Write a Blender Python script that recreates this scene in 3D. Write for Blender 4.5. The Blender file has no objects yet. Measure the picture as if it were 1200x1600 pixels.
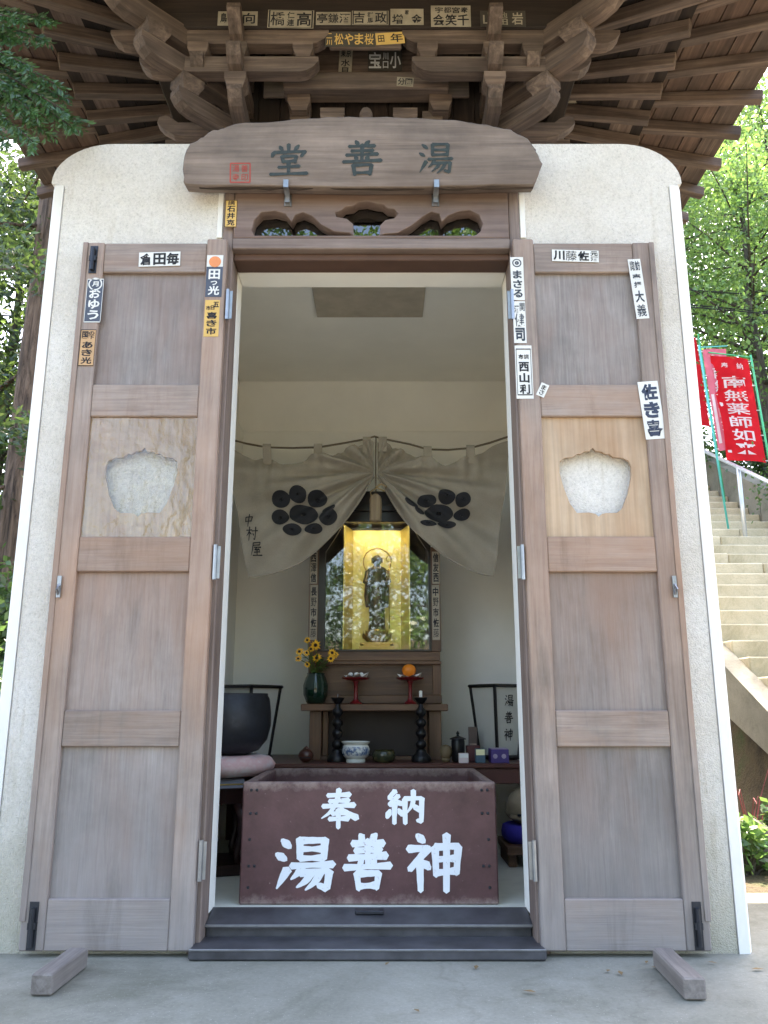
import bpy, bmesh, math, random
import numpy as np
from mathutils import Vector, Matrix, Euler, Quaternion
from mathutils.geometry import tessellate_polygon
SC = bpy.context.scene
COL = SC.collection
R = math.radians

# ------------------------------------------------------------------ camera
FPX, PITCH, DIST, CAMH, CAMX = 1280.0, R(13.4), 3.266, 0.8707, 0.0563
cd = bpy.data.cameras.new('camera'); cam = bpy.data.objects.new('camera', cd); COL.objects.link(cam)
cam.location = (CAMX, -DIST, CAMH); cam.rotation_euler = (R(90) + PITCH, 0, 0)
cd.sensor_fit = 'VERTICAL'; cd.sensor_height = 24.0; cd.lens = FPX / 1600 * 24.0
cd.clip_start = 0.05; cd.clip_end = 600
SC.camera = cam
SC.render.resolution_x, SC.render.resolution_y = 768, 1024

# ------------------------------------------------------------------ sky, sun, exposure
SUN_EL, SUN_AZ = R(57), R(8)        # the sun stands behind the hall, a little to its right
w = bpy.data.worlds.new('World'); SC.world = w; w.use_nodes = True
nt = w.node_tree; nt.nodes.clear()
sky = nt.nodes.new('ShaderNodeTexSky'); sky.sky_type = 'NISHITA'; sky.sun_disc = False
sky.sun_elevation = SUN_EL; sky.sun_rotation = SUN_AZ; sky.air_density = 1.0; sky.dust_density = 3.0; sky.ozone_density = 1.0
bg = nt.nodes.new('ShaderNodeBackground'); bg.inputs['Strength'].default_value = 0.15
wo = nt.nodes.new('ShaderNodeOutputWorld')
nt.links.new(sky.outputs[0], bg.inputs[0]); nt.links.new(bg.outputs[0], wo.inputs[0])
sd = bpy.data.lights.new('sun', 'SUN'); sun = bpy.data.objects.new('sun', sd); COL.objects.link(sun)
sd.energy = 3.6; sd.angle = R(0.5); sd.color = (1.0, 0.94, 0.85)
sdir = Vector((math.sin(SUN_AZ) * math.cos(SUN_EL), math.cos(SUN_AZ) * math.cos(SUN_EL), math.sin(SUN_EL)))
sun.rotation_euler = sdir.to_track_quat('Z', 'Y').to_euler()
SC.view_settings.view_transform = 'Standard'; SC.view_settings.look = 'None'
SC.view_settings.exposure = 3.0; SC.view_settings.gamma = 1.0
SC.view_settings.use_white_balance = True; SC.view_settings.white_balance_temperature = 7250; SC.view_settings.white_balance_tint = 12
SC.cycles.use_denoising = True
SC.cycles.max_bounces = 10; SC.cycles.diffuse_bounces = 8; SC.cycles.transparent_max_bounces = 12
SC.cycles.sample_clamp_indirect = 6.0

# ------------------------------------------------------------------ helpers
def ray(u, v):
    a = (u - 600) / FPX; b = (800 - v) / FPX
    return a, math.cos(PITCH) - b * math.sin(PITCH), math.sin(PITCH) + b * math.cos(PITCH)
def at(u, v, Y):                       # the point of the upright plane y = Y that the survey photo shows at (u, v)
    a, b, c = ray(u, v); t = (DIST + Y) / b
    return Vector((CAMX + a * t, Y, CAMH + c * t))
def zat(v, Y): return at(600, v, Y).z
def xat(u, v, Y): return at(u, v, Y).x

def C(r, g, b):
    f = lambda c: (c / 255 / 12.92) if c / 255 <= .04045 else ((c / 255 + .055) / 1.055) ** 2.4
    return (f(r), f(g), f(b), 1)

def wm(o):
    m = o.matrix_basis.copy() if False else Matrix.LocRotScale(o.location, o.rotation_euler, o.scale)
    if o.parent: return wm(o.parent) @ o.matrix_parent_inverse @ m
    return m
def put(o, parent=None):
    COL.objects.link(o)
    if parent is not None:
        o.parent = parent; o.matrix_parent_inverse = wm(parent).inverted()
    return o
def tag(o, label=None, cat=None, group=None, kind=None):
    if label: o['label'] = label
    if cat: o['category'] = cat
    if group: o['group'] = group
    if kind: o['kind'] = kind
    return o
def thing(name, label, cat, loc=(0, 0, 0), group=None):
    o = bpy.data.objects.new(name, None); o.empty_display_size = .1
    o.location = loc; COL.objects.link(o)
    return tag(o, label, cat, group)
def fin(me, mat, smooth=False):
    if mat is not None: me.materials.append(mat)
    if smooth:
        me.polygons.foreach_set('use_smooth', [True] * len(me.polygons))
    me.update(); return me
def mobj(name, verts, faces, mat, parent=None, loc=(0, 0, 0), rot=(0, 0, 0), smooth=False, center=True):
    """one mesh object; verts in world space are moved so that the origin sits at their centre"""
    v = np.array([tuple(p) for p in verts], dtype=float).reshape(-1, 3)
    c = np.zeros(3)
    if center:
        c = (v.min(0) + v.max(0)) / 2; v = v - c
    me = bpy.data.meshes.new(name); me.from_pydata(v.tolist(), [], [tuple(f) for f in faces]); fin(me, mat, smooth)
    o = bpy.data.objects.new(name, me); o.location = Vector(loc) + Vector(c); o.rotation_euler = rot
    return put(o, parent)
def bmobj(name, bm, mat, parent=None, loc=(0, 0, 0), rot=(0, 0, 0), smooth=False):
    me = bpy.data.meshes.new(name); bm.to_mesh(me); bm.free(); fin(me, mat, smooth)
    o = bpy.data.objects.new(name, me); o.location = loc; o.rotation_euler = rot
    return put(o, parent)
BOXC = {}
def box_mesh(s, bev, mat):
    k = (round(s[0], 4), round(s[1], 4), round(s[2], 4), bev, mat.name)
    if k not in BOXC:
        bm = bmesh.new(); bmesh.ops.create_cube(bm, size=1)
        for v in bm.verts: v.co = Vector((v.co.x * s[0], v.co.y * s[1], v.co.z * s[2]))
        if bev: bmesh.ops.bevel(bm, geom=bm.edges[:], offset=min(bev, min(s) * .3), segments=1, affect='EDGES')
        me = bpy.data.meshes.new('box'); bm.to_mesh(me); bm.free(); fin(me, mat); BOXC[k] = me
    return BOXC[k]
def box(name, c, s, mat, parent=None, rot=(0, 0, 0), bev=.003):
    o = bpy.data.objects.new(name, box_mesh(s, bev, mat)); o.location = c; o.rotation_euler = rot
    return put(o, parent)
def bx(name, x0, x1, y0, y1, z0, z1, mat, parent=None, bev=.003):
    return box(name, ((x0 + x1) / 2, (y0 + y1) / 2, (z0 + z1) / 2), (abs(x1 - x0), abs(y1 - y0), abs(z1 - z0)), mat, parent, bev=bev)
def beam(name, p0, p1, wd, ht, mat, parent=None, bev=.004, extra=0.0):
    """a squared timber from p0 to p1 (centre line), grain along its length"""
    p0, p1 = Vector(p0), Vector(p1); d = p1 - p0; L = d.length + extra
    x = d.normalized(); up = Vector((0, 0, 1))
    y = up.cross(x)
    y = y.normalized() if y.length > 1e-4 else Vector((0, 1, 0))
    z = x.cross(y)
    m = Matrix((x, y, z)).transposed()
    o = bpy.data.objects.new(name, box_mesh((L, wd, ht), bev, mat)); o.location = (p0 + p1) / 2; o.rotation_euler = m.to_euler()
    return put(o, parent)
def plate(name, loops, y0, y1, mat, parent=None, bev=0.0, bseg=1, smooth=False):
    """a board cut to the outline(s) loops[(x, z)...] in the upright plane, from y0 (front) to y1; further loops are holes"""
    cu = bpy.data.curves.new(name, 'CURVE'); cu.dimensions = '2D'; cu.fill_mode = 'BOTH'
    xs = [p[0] for p in loops[0]]; zs = [p[1] for p in loops[0]]
    cx, cz = (min(xs) + max(xs)) / 2, (min(zs) + max(zs)) / 2
    for lp in loops:
        sp = cu.splines.new('POLY'); sp.points.add(len(lp) - 1)
        for q, (x, z) in zip(sp.points, lp): q.co = (x - cx, z - cz, 0, 1)
        sp.use_cyclic_u = True
    cu.extrude = max(abs(y1 - y0) / 2 - bev, 1e-4); cu.bevel_depth = bev; cu.bevel_resolution = bseg; cu.offset = -bev
    t = bpy.data.objects.new('t', cu)
    me = bpy.data.meshes.new_from_object(t); bpy.data.objects.remove(t)
    me.transform(Matrix.Rotation(R(90), 4, 'X')); me.materials.clear(); fin(me, mat, smooth); me.name = name
    o = bpy.data.objects.new(name, me); o.location = (cx, (y0 + y1) / 2, cz)
    return put(o, parent)
def lathe_vf(prof, n=24, off=(0, 0, 0)):
    V, F = [], []
    for r, z in prof:
        for k in range(n):
            a = 2 * math.pi * k / n; V.append((off[0] + r * math.cos(a), off[1] + r * math.sin(a), off[2] + z))
    for i in range(len(prof) - 1):
        for k in range(n):
            F.append((i * n + k, i * n + (k + 1) % n, (i + 1) * n + (k + 1) % n, (i + 1) * n + k))
    if prof[0][0] > 1e-5: F.append(tuple(range(n))[::-1])
    if prof[-1][0] > 1e-5: F.append(tuple((len(prof) - 1) * n + k for k in range(n)))
    return V, F
def lathe(name, base, prof, mat, parent=None, n=24, smooth=True):
    V, F = lathe_vf(prof, n)
    o = mobj(name, V, F, mat, parent, loc=base, smooth=smooth, center=False)
    if smooth: autosm(o)
    return o
def autosm(o, ang=40):
    try:
        o.data.set_sharp_from_angle(angle=R(ang))
    except Exception: pass
def tube_vf(pts, rad, n=8):
    V, F = [], []
    pts = [Vector(p) for p in pts]
    if not hasattr(rad, '__len__'): rad = [rad] * len(pts)
    for i, p in enumerate(pts):
        d = (pts[min(i + 1, len(pts) - 1)] - pts[max(i - 1, 0)]).normalized()
        a = d.cross(Vector((0, 0, 1)) if abs(d.z) < .9 else Vector((1, 0, 0))).normalized(); b = d.cross(a)
        for k in range(n):
            t = 2 * math.pi * k / n; V.append(p + (a * math.cos(t) + b * math.sin(t)) * rad[i])
    for i in range(len(pts) - 1):
        for k in range(n):
            F.append((i * n + k, i * n + (k + 1) % n, (i + 1) * n + (k + 1) % n, (i + 1) * n + k))
    F.append(tuple(range(n))[::-1]); F.append(tuple((len(pts) - 1) * n + k for k in range(n)))
    return V, F
def tube(name, pts, rad, mat, parent=None, n=8, smooth=True):
    V, F = tube_vf(pts, rad, n); return mobj(name, V, F, mat, parent, smooth=smooth)
class MB:
    """collects shapes of ONE part"""
    def __init__(s): s.V, s.F = [], []
    def add(s, vf):
        b = len(s.V); s.V += [tuple(v) for v in vf[0]]; s.F += [tuple(i + b for i in f) for f in vf[1]]; return s
    def boxx(s, x0, x1, y0, y1, z0, z1):
        return s.add(([(x0, y0, z0), (x1, y0, z0), (x1, y1, z0), (x0, y1, z0), (x0, y0, z1), (x1, y0, z1), (x1, y1, z1), (x0, y1, z1)],
                      [(0, 3, 2, 1), (4, 5, 6, 7), (0, 1, 5, 4), (1, 2, 6, 5), (2, 3, 7, 6), (3, 0, 4, 7)]))
    def build(s, name, mat, parent=None, smooth=False):
        return mobj(name, s.V, s.F, mat, parent, smooth=smooth)

# ------------------------------------------------------------------ materials
MATS = {}
def newmat(name):
    m = bpy.data.materials.new(name); m.use_nodes = True
    b = m.node_tree.nodes['Principled BSDF']
    return m, m.node_tree, b
def N(nt, t, **kw):
    n = nt.nodes.new(t)
    for k, v in kw.items(): setattr(n, k, v)
    return n
def coords(nt, scale=(1, 1, 1), rnd=True):
    tc = N(nt, 'ShaderNodeTexCoord'); mp = N(nt, 'ShaderNodeMapping'); mp.inputs['Scale'].default_value = scale
    if rnd:
        oi = N(nt, 'ShaderNodeObjectInfo'); ml = N(nt, 'ShaderNodeMath', operation='MULTIPLY'); ml.inputs[1].default_value = 37.0
        ad = N(nt, 'ShaderNodeVectorMath', operation='ADD')
        nt.links.new(oi.outputs['Random'], ml.inputs[0]); nt.links.new(tc.outputs['Object'], ad.inputs[0]); nt.links.new(ml.outputs[0], ad.inputs[1])
        nt.links.new(ad.outputs[0], mp.inputs[0])
    else: nt.links.new(tc.outputs['Object'], mp.inputs[0])
    return mp
def noise(nt, vec, sc, det=4, rough=.6, dist=0.0):
    n = N(nt, 'ShaderNodeTexNoise'); n.inputs['Scale'].default_value = sc; n.inputs['Detail'].default_value = det
    n.inputs['Roughness'].default_value = rough; n.inputs['Distortion'].default_value = dist
    nt.links.new(vec.outputs[0], n.inputs['Vector']); return n
def ramp(nt, src, stops, out='Fac'):
    r = N(nt, 'ShaderNodeValToRGB'); e = r.color_ramp.elements
    while len(e) < len(stops): e.new(.5)
    for q, (p, c) in zip(e, stops): q.position = p; q.color = c
    nt.links.new(src.outputs[out] if isinstance(out, str) else src.outputs[out], r.inputs[0]); return r
def mixc(nt, fac, a, b, mode='MIX'):
    m = N(nt, 'ShaderNodeMixRGB', blend_type=mode)
    for i, q in ((0, fac), (1, a), (2, b)):
        if isinstance(q, (float, int)): m.inputs[i].default_value = q
        elif isinstance(q, tuple): m.inputs[i].default_value = q
        else: nt.links.new(q.outputs[0], m.inputs[i])
    return m
def bump(nt, b, src, strength, dist=.01, out=0):
    bp = N(nt, 'ShaderNodeBump'); bp.inputs['Strength'].default_value = strength; bp.inputs['Distance'].default_value = dist
    nt.links.new(src.outputs[out], bp.inputs['Height']); nt.links.new(bp.outputs[0], b.inputs['Normal']); return bp
def plain(name, col, rough=.6, metal=0.0, vary=.12, sc=9.0, bmp=.0):
    if name in MATS: return MATS[name]
    m, nt, b = newmat(name); mp = coords(nt)
    n = noise(nt, mp, sc, 5)
    lo = tuple(c * (1 - vary) for c in col[:3]) + (1,); hi = tuple(min(1, c * (1 + vary)) for c in col[:3]) + (1,)
    r = ramp(nt, n, [(.3, lo), (.7, hi)]); nt.links.new(r.outputs[0], b.inputs['Base Color'])
    b.inputs['Roughness'].default_value = rough; b.inputs['Metallic'].default_value = metal
    if bmp:
        n2 = noise(nt, mp, sc * 6, 4); bump(nt, b, n2, bmp, .004)
    MATS[name] = m; return m
def wood(name, dark, mid, light, axis='x', grain=1.0, rough=.65, stain=None, stain_amt=.0, vary=.18, bmp=.35, weather=False, streak=.55):
    """weathered timber: long streaks along the axis, blotches, a stain colour in patches"""
    key = name + '_' + axis
    if key in MATS: return MATS[key]
    m, nt, b = newmat(key)
    s = {'x': (1.2, 22, 22), 'y': (22, 1.2, 22), 'z': (22, 22, 1.2)}[axis]; s = tuple(q * grain for q in s)
    mp = coords(nt, s); n1 = noise(nt, mp, 1.6, 6, .62, .6)
    s2 = {'x': (2, 90, 90), 'y': (90, 2, 90), 'z': (90, 90, 2)}[axis]; mp2 = coords(nt, tuple(q * grain for q in s2)); n2 = noise(nt, mp2, 1.5, 3, .5)
    r = ramp(nt, n1, [(.25, dark), (.5, mid), (.78, light)])
    r2 = ramp(nt, n2, [(.35, (.72, .72, .72, 1)), (.62, (1, 1, 1, 1))])
    c = mixc(nt, streak, r, r2, 'MULTIPLY')
    mp3 = coords(nt, (1, 1, 1)); n3 = noise(nt, mp3, 3.0, 5, .65)
    r3 = ramp(nt, n3, [(.35, (1 - vary,) * 3 + (1,)), (.68, (1 + vary * .5,) * 3 + (1,))])
    c = mixc(nt, 1.0, c, r3, 'MULTIPLY')
    if stain:
        mp4 = coords(nt, {'x': (.8, 2.5, 2.5), 'y': (2.5, .8, 2.5), 'z': (2.5, 2.5, .8)}[axis]); n4 = noise(nt, mp4, 1.8, 4, .6, .3)
        r4 = ramp(nt, n4, [(.45, (0, 0, 0, 1)), (.75, (stain_amt,) * 3 + (1,))])
        c = mixc(nt, r4, c, stain)
    if weather:                      # bleached and dirty towards the ground, warm and oily at hand height, drips
        g = N(nt, 'ShaderNodeNewGeometry'); sp = N(nt, 'ShaderNodeSeparateXYZ'); nt.links.new(g.outputs['Position'], sp.inputs[0])
        mpw = N(nt, 'ShaderNodeMapping'); mpw.inputs['Scale'].default_value = (6, 6, .9); nt.links.new(g.outputs['Position'], mpw.inputs[0])
        nw = noise(nt, mpw, 1.4, 6, .7, .4)
        def zband(z0, z1, a, b2, amp):
            q = N(nt, 'ShaderNodeMath', operation='MULTIPLY_ADD'); q.inputs[1].default_value = amp; nt.links.new(nw.outputs[0], q.inputs[0]); nt.links.new(sp.outputs['Z'], q.inputs[2])
            m_ = N(nt, 'ShaderNodeMapRange'); m_.inputs['From Min'].default_value = z0 + amp * .5; m_.inputs['From Max'].default_value = z1 + amp * .5; m_.inputs['To Min'].default_value = a; m_.inputs['To Max'].default_value = b2
            nt.links.new(q.outputs[0], m_.inputs['Value']); return m_
        c = mixc(nt, zband(.05, .75, .62, 0, .9), c, C(146, 142, 142))
        wv = zband(.7, 1.3, 0, 1, 1.0); wv2 = zband(1.5, 2.2, 1, 0, 1.0); mu = N(nt, 'ShaderNodeMath', operation='MULTIPLY'); nt.links.new(wv.outputs[0], mu.inputs[0]); nt.links.new(wv2.outputs[0], mu.inputs[1])
        mu2 = N(nt, 'ShaderNodeMath', operation='MULTIPLY'); mu2.inputs[1].default_value = .28; nt.links.new(mu.outputs[0], mu2.inputs[0]); c = mixc(nt, mu2, c, C(182, 132, 98))
        dr = ramp(nt, nw, [(.30, (.66, .63, .6, 1)), (.46, (1, 1, 1, 1))]); c = mixc(nt, .7, c, dr, 'MULTIPLY')
    oi = N(nt, 'ShaderNodeObjectInfo'); mr = N(nt, 'ShaderNodeMapRange'); mr.inputs['To Min'].default_value = .71; mr.inputs['To Max'].default_value = .93
    nt.links.new(oi.outputs['Random'], mr.inputs['Value'])
    hs = N(nt, 'ShaderNodeHueSaturation'); nt.links.new(c.outputs[0], hs.inputs['Color']); nt.links.new(mr.outputs[0], hs.inputs['Value'])
    nt.links.new(hs.outputs[0], b.inputs['Base Color'])
    b.inputs['Roughness'].default_value = rough
    ad = mixc(nt, .5, n1, n2); bump(nt, b, ad, bmp, .004)
    MATS[key] = m; return m
def leafmat(name, a, bcol, trans=.5):
    if name in MATS: return MATS[name]
    m = bpy.data.materials.new(name); m.use_nodes = True; nt = m.node_tree; nt.nodes.clear()
    mp = coords(nt, (1, 1, 1), False); n = noise(nt, mp, 1.7, 3); g = N(nt, 'ShaderNodeNewGeometry')
    r = ramp(nt, n, [(.32, a), (.68, bcol)])
    hs = N(nt, 'ShaderNodeHueSaturation'); mr = N(nt, 'ShaderNodeMapRange'); mr.inputs['To Min'].default_value = .6; mr.inputs['To Max'].default_value = 1.45
    nt.links.new(g.outputs['Random Per Island'], mr.inputs['Value']); nt.links.new(mr.outputs[0], hs.inputs['Value']); nt.links.new(r.outputs[0], hs.inputs['Color'])
    d = N(nt, 'ShaderNodeBsdfDiffuse'); t = N(nt, 'ShaderNodeBsdfTranslucent'); mx = N(nt, 'ShaderNodeMixShader'); mx.inputs[0].default_value = trans
    gl = N(nt, 'ShaderNodeBsdfGlossy'); gl.inputs['Roughness'].default_value = .35; mx2 = N(nt, 'ShaderNodeMixShader'); mx2.inputs[0].default_value = .06
    tcol = mixc(nt, .35, hs, (.26, .40, .08, 1)); nt.links.new(hs.outputs[0], d.inputs[0]); nt.links.new(tcol.outputs[0], t.inputs[0])
    o = N(nt, 'ShaderNodeOutputMaterial')
    nt.links.new(d.outputs[0], mx.inputs[1]); nt.links.new(t.outputs[0], mx.inputs[2]); nt.links.new(mx.outputs[0], mx2.inputs[1]); nt.links.new(gl.outputs[0], mx2.inputs[2]); nt.links.new(mx2.outputs[0], o.inputs[0])
    MATS[name] = m; return m
def glassmat(name, k=1.4, rough=.0, bmp=0.0, tint=(1, 1, 1, 1), bsc=6.0):
    if name in MATS: return MATS[name]
    m = bpy.data.materials.new(name); m.use_nodes = True; nt = m.node_tree; nt.nodes.clear()
    tr = N(nt, 'ShaderNodeBsdfTransparent'); tr.inputs[0].default_value = tint
    gl = N(nt, 'ShaderNodeBsdfGlossy'); gl.inputs['Roughness'].default_value = rough
    fr = N(nt, 'ShaderNodeFresnel'); fr.inputs[0].default_value = 1.5; mu = N(nt, 'ShaderNodeMath', operation='MULTIPLY', use_clamp=True); mu.inputs[1].default_value = k
    mx = N(nt, 'ShaderNodeMixShader'); o = N(nt, 'ShaderNodeOutputMaterial')
    if bmp:
        mp = coords(nt, (1, 1, 1.0)); n = noise(nt, mp, bsc, 3); bp = N(nt, 'ShaderNodeBump'); bp.inputs['Strength'].default_value = bmp; bp.inputs['Distance'].default_value = .01
        nt.links.new(n.outputs[0], bp.inputs['Height']); nt.links.new(bp.outputs[0], gl.inputs['Normal'])
    nt.links.new(fr.outputs[0], mu.inputs[0]); nt.links.new(mu.outputs[0], mx.inputs[0]); nt.links.new(tr.outputs[0], mx.inputs[1]); nt.links.new(gl.outputs[0], mx.inputs[2]); nt.links.new(mx.outputs[0], o.inputs[0])
    MATS[name] = m; return m

def pebbledash():
    m, nt, b = newmat('pebbledash'); mp = coords(nt, (1, 1, 1), False)
    v = N(nt, 'ShaderNodeTexVoronoi'); v.inputs['Scale'].default_value = 190; nt.links.new(mp.outputs[0], v.inputs['Vector'])
    n = noise(nt, mp, 95, 6, .8); big = noise(nt, mp, 1.5, 6, .65)
    r = ramp(nt, n, [(.28, C(166, 160, 153)), (.42, C(211, 206, 200)), (.6, C(226, 221, 215)), (.8, C(234, 230, 226))])
    r2 = ramp(nt, big, [(.35, C(236, 232, 226)), (.6, C(255, 255, 255))])
    c = mixc(nt, .8, r, r2, 'MULTIPLY')
    mps = coords(nt, (5, 5, .45), False); ns = noise(nt, mps, 1.6, 6, .7); rst = ramp(nt, ns, [(.30, C(216, 208, 194)), (.44, C(255, 255, 255))]); c = mixc(nt, .75, c, rst, 'MULTIPLY')
    # greenish grey damp at the foot of the wall
    tc = N(nt, 'ShaderNodeNewGeometry'); sp = N(nt, 'ShaderNodeSeparateXYZ'); nt.links.new(tc.outputs['Position'], sp.inputs[0])
    nn = noise(nt, mp, 5, 5, .7); ad = N(nt, 'ShaderNodeMath', operation='MULTIPLY_ADD'); ad.inputs[1].default_value = -.9; nt.links.new(nn.outputs[0], ad.inputs[0]); nt.links.new(sp.outputs['Z'], ad.inputs[2])
    mr = N(nt, 'ShaderNodeMapRange'); mr.inputs['From Min'].default_value = -.42; mr.inputs['From Max'].default_value = .3; mr.inputs['To Min'].default_value = .62; mr.inputs['To Max'].default_value = 0
    nt.links.new(ad.outputs[0], mr.inputs['Value'])
    c = mixc(nt, mr, c, C(150, 146, 124)); nt.links.new(c.outputs[0], b.inputs['Base Color']); b.inputs['Roughness'].default_value = .95
    h = mixc(nt, .5, v, n); bump(nt, b, h, .9, .006)
    return m
def concrete(name, a, bcol, sc=1.0):
    m, nt, b = newmat(name); mp = coords(nt, (1, 1, 1), False)
    n = noise(nt, mp, 1.3 * sc, 8, .68, .3); f = noise(nt, mp, 90 * sc, 4, .7); p = noise(nt, mp, 5 * sc, 6, .7)
    r = ramp(nt, n, [(.3, a), (.7, bcol)]); r2 = ramp(nt, f, [(.3, (.8, .8, .8, 1)), (.6, (1, 1, 1, 1))]); r3 = ramp(nt, p, [(.3, (.82, .83, .8, 1)), (.62, (1, 1, 1, 1))])
    c = mixc(nt, .8, r, r2, 'MULTIPLY'); c = mixc(nt, .9, c, r3, 'MULTIPLY')
    nd = noise(nt, mp, 3 * sc, 4, .6); av = N(nt, 'ShaderNodeVectorMath', operation='MULTIPLY_ADD'); av.inputs[1].default_value = (.5, .5, .5); nt.links.new(nd.outputs['Color'], av.inputs[0]); nt.links.new(mp.outputs[0], av.inputs[2])
    vc = N(nt, 'ShaderNodeTexVoronoi', feature='DISTANCE_TO_EDGE'); vc.inputs['Scale'].default_value = .55 * sc; nt.links.new(av.outputs[0], vc.inputs['Vector'])
    ck = ramp(nt, vc, [(.0, (.55, .54, .5, 1)), (.006, (1, 1, 1, 1))], 'Distance'); c = mixc(nt, .3, c, ck, 'MULTIPLY')
    st = noise(nt, mp, 2.1 * sc, 7, .75, .5); rs_ = ramp(nt, st, [(.36, (.68, .68, .62, 1)), (.5, (1, 1, 1, 1))]); c = mixc(nt, .75, c, rs_, 'MULTIPLY')
    gr = noise(nt, mp, 190 * sc, 2, .5); rg_ = ramp(nt, gr, [(.68, (0, 0, 0, 1)), (.74, (.5, .5, .5, 1))]); c = mixc(nt, rg_, c, C(206, 202, 190))
    nt.links.new(c.outputs[0], b.inputs['Base Color']); b.inputs['Roughness'].default_value = .9
    bump(nt, b, f, .35, .003); return m
def bark(name, a, bcol):
    m, nt, b = newmat(name); mp = coords(nt, (7, 7, .9), False)
    n = noise(nt, mp, 2.0, 7, .7, .8); r = ramp(nt, n, [(.35, a), (.65, bcol)]); nt.links.new(r.outputs[0], b.inputs['Base Color']); b.inputs['Roughness'].default_value = .95
    bump(nt, b, n, 1.0, .05); return m

PEB = pebbledash()
SMOOTHP = plain('smooth_plaster', C(226, 224, 220), .8, vary=.05, sc=4, bmp=.15)
CREAM = plain('cream_plaster', C(238, 236, 229), .85, vary=.05, sc=2.2, bmp=.12)
FLOORV = plain('pale_floor_sheet', C(216, 218, 206), .5, vary=.06, sc=14, bmp=.05)
def DW(ax): return wood('door_wood', C(138, 119, 110), C(160, 142, 132), C(176, 160, 150), ax, 1.6, .5, C(176, 132, 100), .45, .24, weather=True, streak=.4)
def DP(ax): return wood('door_panel_wood', C(132, 121, 117), C(152, 142, 138), C(168, 159, 155), ax, 2.0, .5, C(152, 118, 102), .5, .26, weather=True, streak=.3)
def HP(ax): return wood('cutout_panel_wood', C(190, 158, 126), C(206, 176, 146), C(218, 192, 166), ax, .7, .5, C(178, 128, 86), .5)
def EW(ax): return wood('eave_wood', C(78, 64, 57), C(120, 100, 89), C(160, 138, 123), ax, 1.0, .8, C(70, 60, 56), .75, .3)
def RB(ax): return wood('roof_board_wood', C(84, 64, 54), C(118, 92, 78), C(148, 120, 102), ax, .8, .8, C(78, 68, 62), .7, .3)
def FW(ax): return wood('frame_wood', C(116, 98, 90), C(144, 125, 116), C(164, 146, 136), ax, 1.0, .6, C(112, 88, 76), .4)
def SW(ax): return wood('sign_wood', C(96, 84, 76), C(130, 115, 106), C(152, 136, 126), ax, .8, .7, C(100, 82, 70), .6, .3)
def AW(ax): return wood('altar_wood', C(80, 54, 40), C(110, 78, 56), C(138, 104, 76), ax, 1.0, .5, C(46, 32, 26), .5)
STEEL = plain('dull_steel', C(150, 152, 156), .38, .9, .15, 20)
DARKSTEEL = plain('dark_iron', C(58, 60, 66), .45, .7, .2, 18)
BLACK = plain('black_ink', C(26, 26, 32), .7, 0, .2, 20)
INKG = plain('faded_ink', C(52, 60, 72), .7, 0, .25, 12)
PAPER = plain('white_paper', C(214, 214, 212), .7, 0, .05, 8)
PAPERD = plain('aged_paper', C(158, 148, 132), .8, 0, .22, 12)
PAPERY = plain('yellow_paper', C(208, 170, 98), .7, 0, .08, 10)
PAPERB = plain('brown_paper', C(190, 152, 112), .7, 0, .08, 10)
NAVY = plain('navy_paper', C(72, 80, 96), .7, 0, .1, 10)
REDINK = plain('red_ink', C(158, 68, 60), .7, 0, .12, 20)
def wornpaint():
    m, nt, b = newmat('worn_white_paint'); mp = coords(nt, (1, 1, 1)); n = noise(nt, mp, 70, 6, .75); r = ramp(nt, n, [(.60, C(226, 231, 238)), (.72, C(150, 118, 118))]); nt.links.new(r.outputs[0], b.inputs['Base Color']); b.inputs['Roughness'].default_value = .6; return m
WHITEP = wornpaint()

# ------------------------------------------------------------------ lettering
_FC = {}
def glyph(ch, off):
    k = (ch, off)
    if k not in _FC:
        cu = bpy.data.curves.new('g', 'FONT'); cu.body = ch; cu.offset = off; cu.resolution_u = 2
        t = bpy.data.objects.new('g', cu); me = bpy.data.meshes.new_from_object(t); bpy.data.objects.remove(t)
        V = np.array([v.co[:] for v in me.vertices]).reshape(-1, 3); F = [tuple(p.vertices) for p in me.polygons]
        _FC[k] = (V, F); bpy.data.meshes.remove(me)
    return _FC[k]
def text_vf(cells, off=.018):
    """cells: (char, x0, x1, z0, z1) on the plate plane -> verts (x, 0, z)"""
    VV, FF = [], []
    for ch, x0, x1, z0, z1 in cells:
        V, F = glyph(ch, off if len(glyph(ch, 0)[0]) < 75 else (.008 if len(glyph(ch, 0)[0]) < 130 else 0.0))
        if len(V) == 0: continue
        mn, mx = V.min(0), V.max(0); sx = (x1 - x0) / max(mx[0] - mn[0], 1e-6); sz = (z1 - z0) / max(mx[1] - mn[1], 1e-6)
        if ch in '一':  sz = min(sz, sx * .5)
        b = len(VV)
        for v in V: VV.append((x0 + (v[0] - mn[0]) * sx, 0, z0 + (v[1] - mn[1]) * sz))
        FF += [tuple(i + b for i in f) for f in F]
    return VV, FF
def facing(F, V):
    out = []
    for f in F:
        a, b, c = (Vector(V[i]) for i in f[:3]); out.append(f if (b - a).cross(c - a).y < 0 else f[::-1])
    return out
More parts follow.
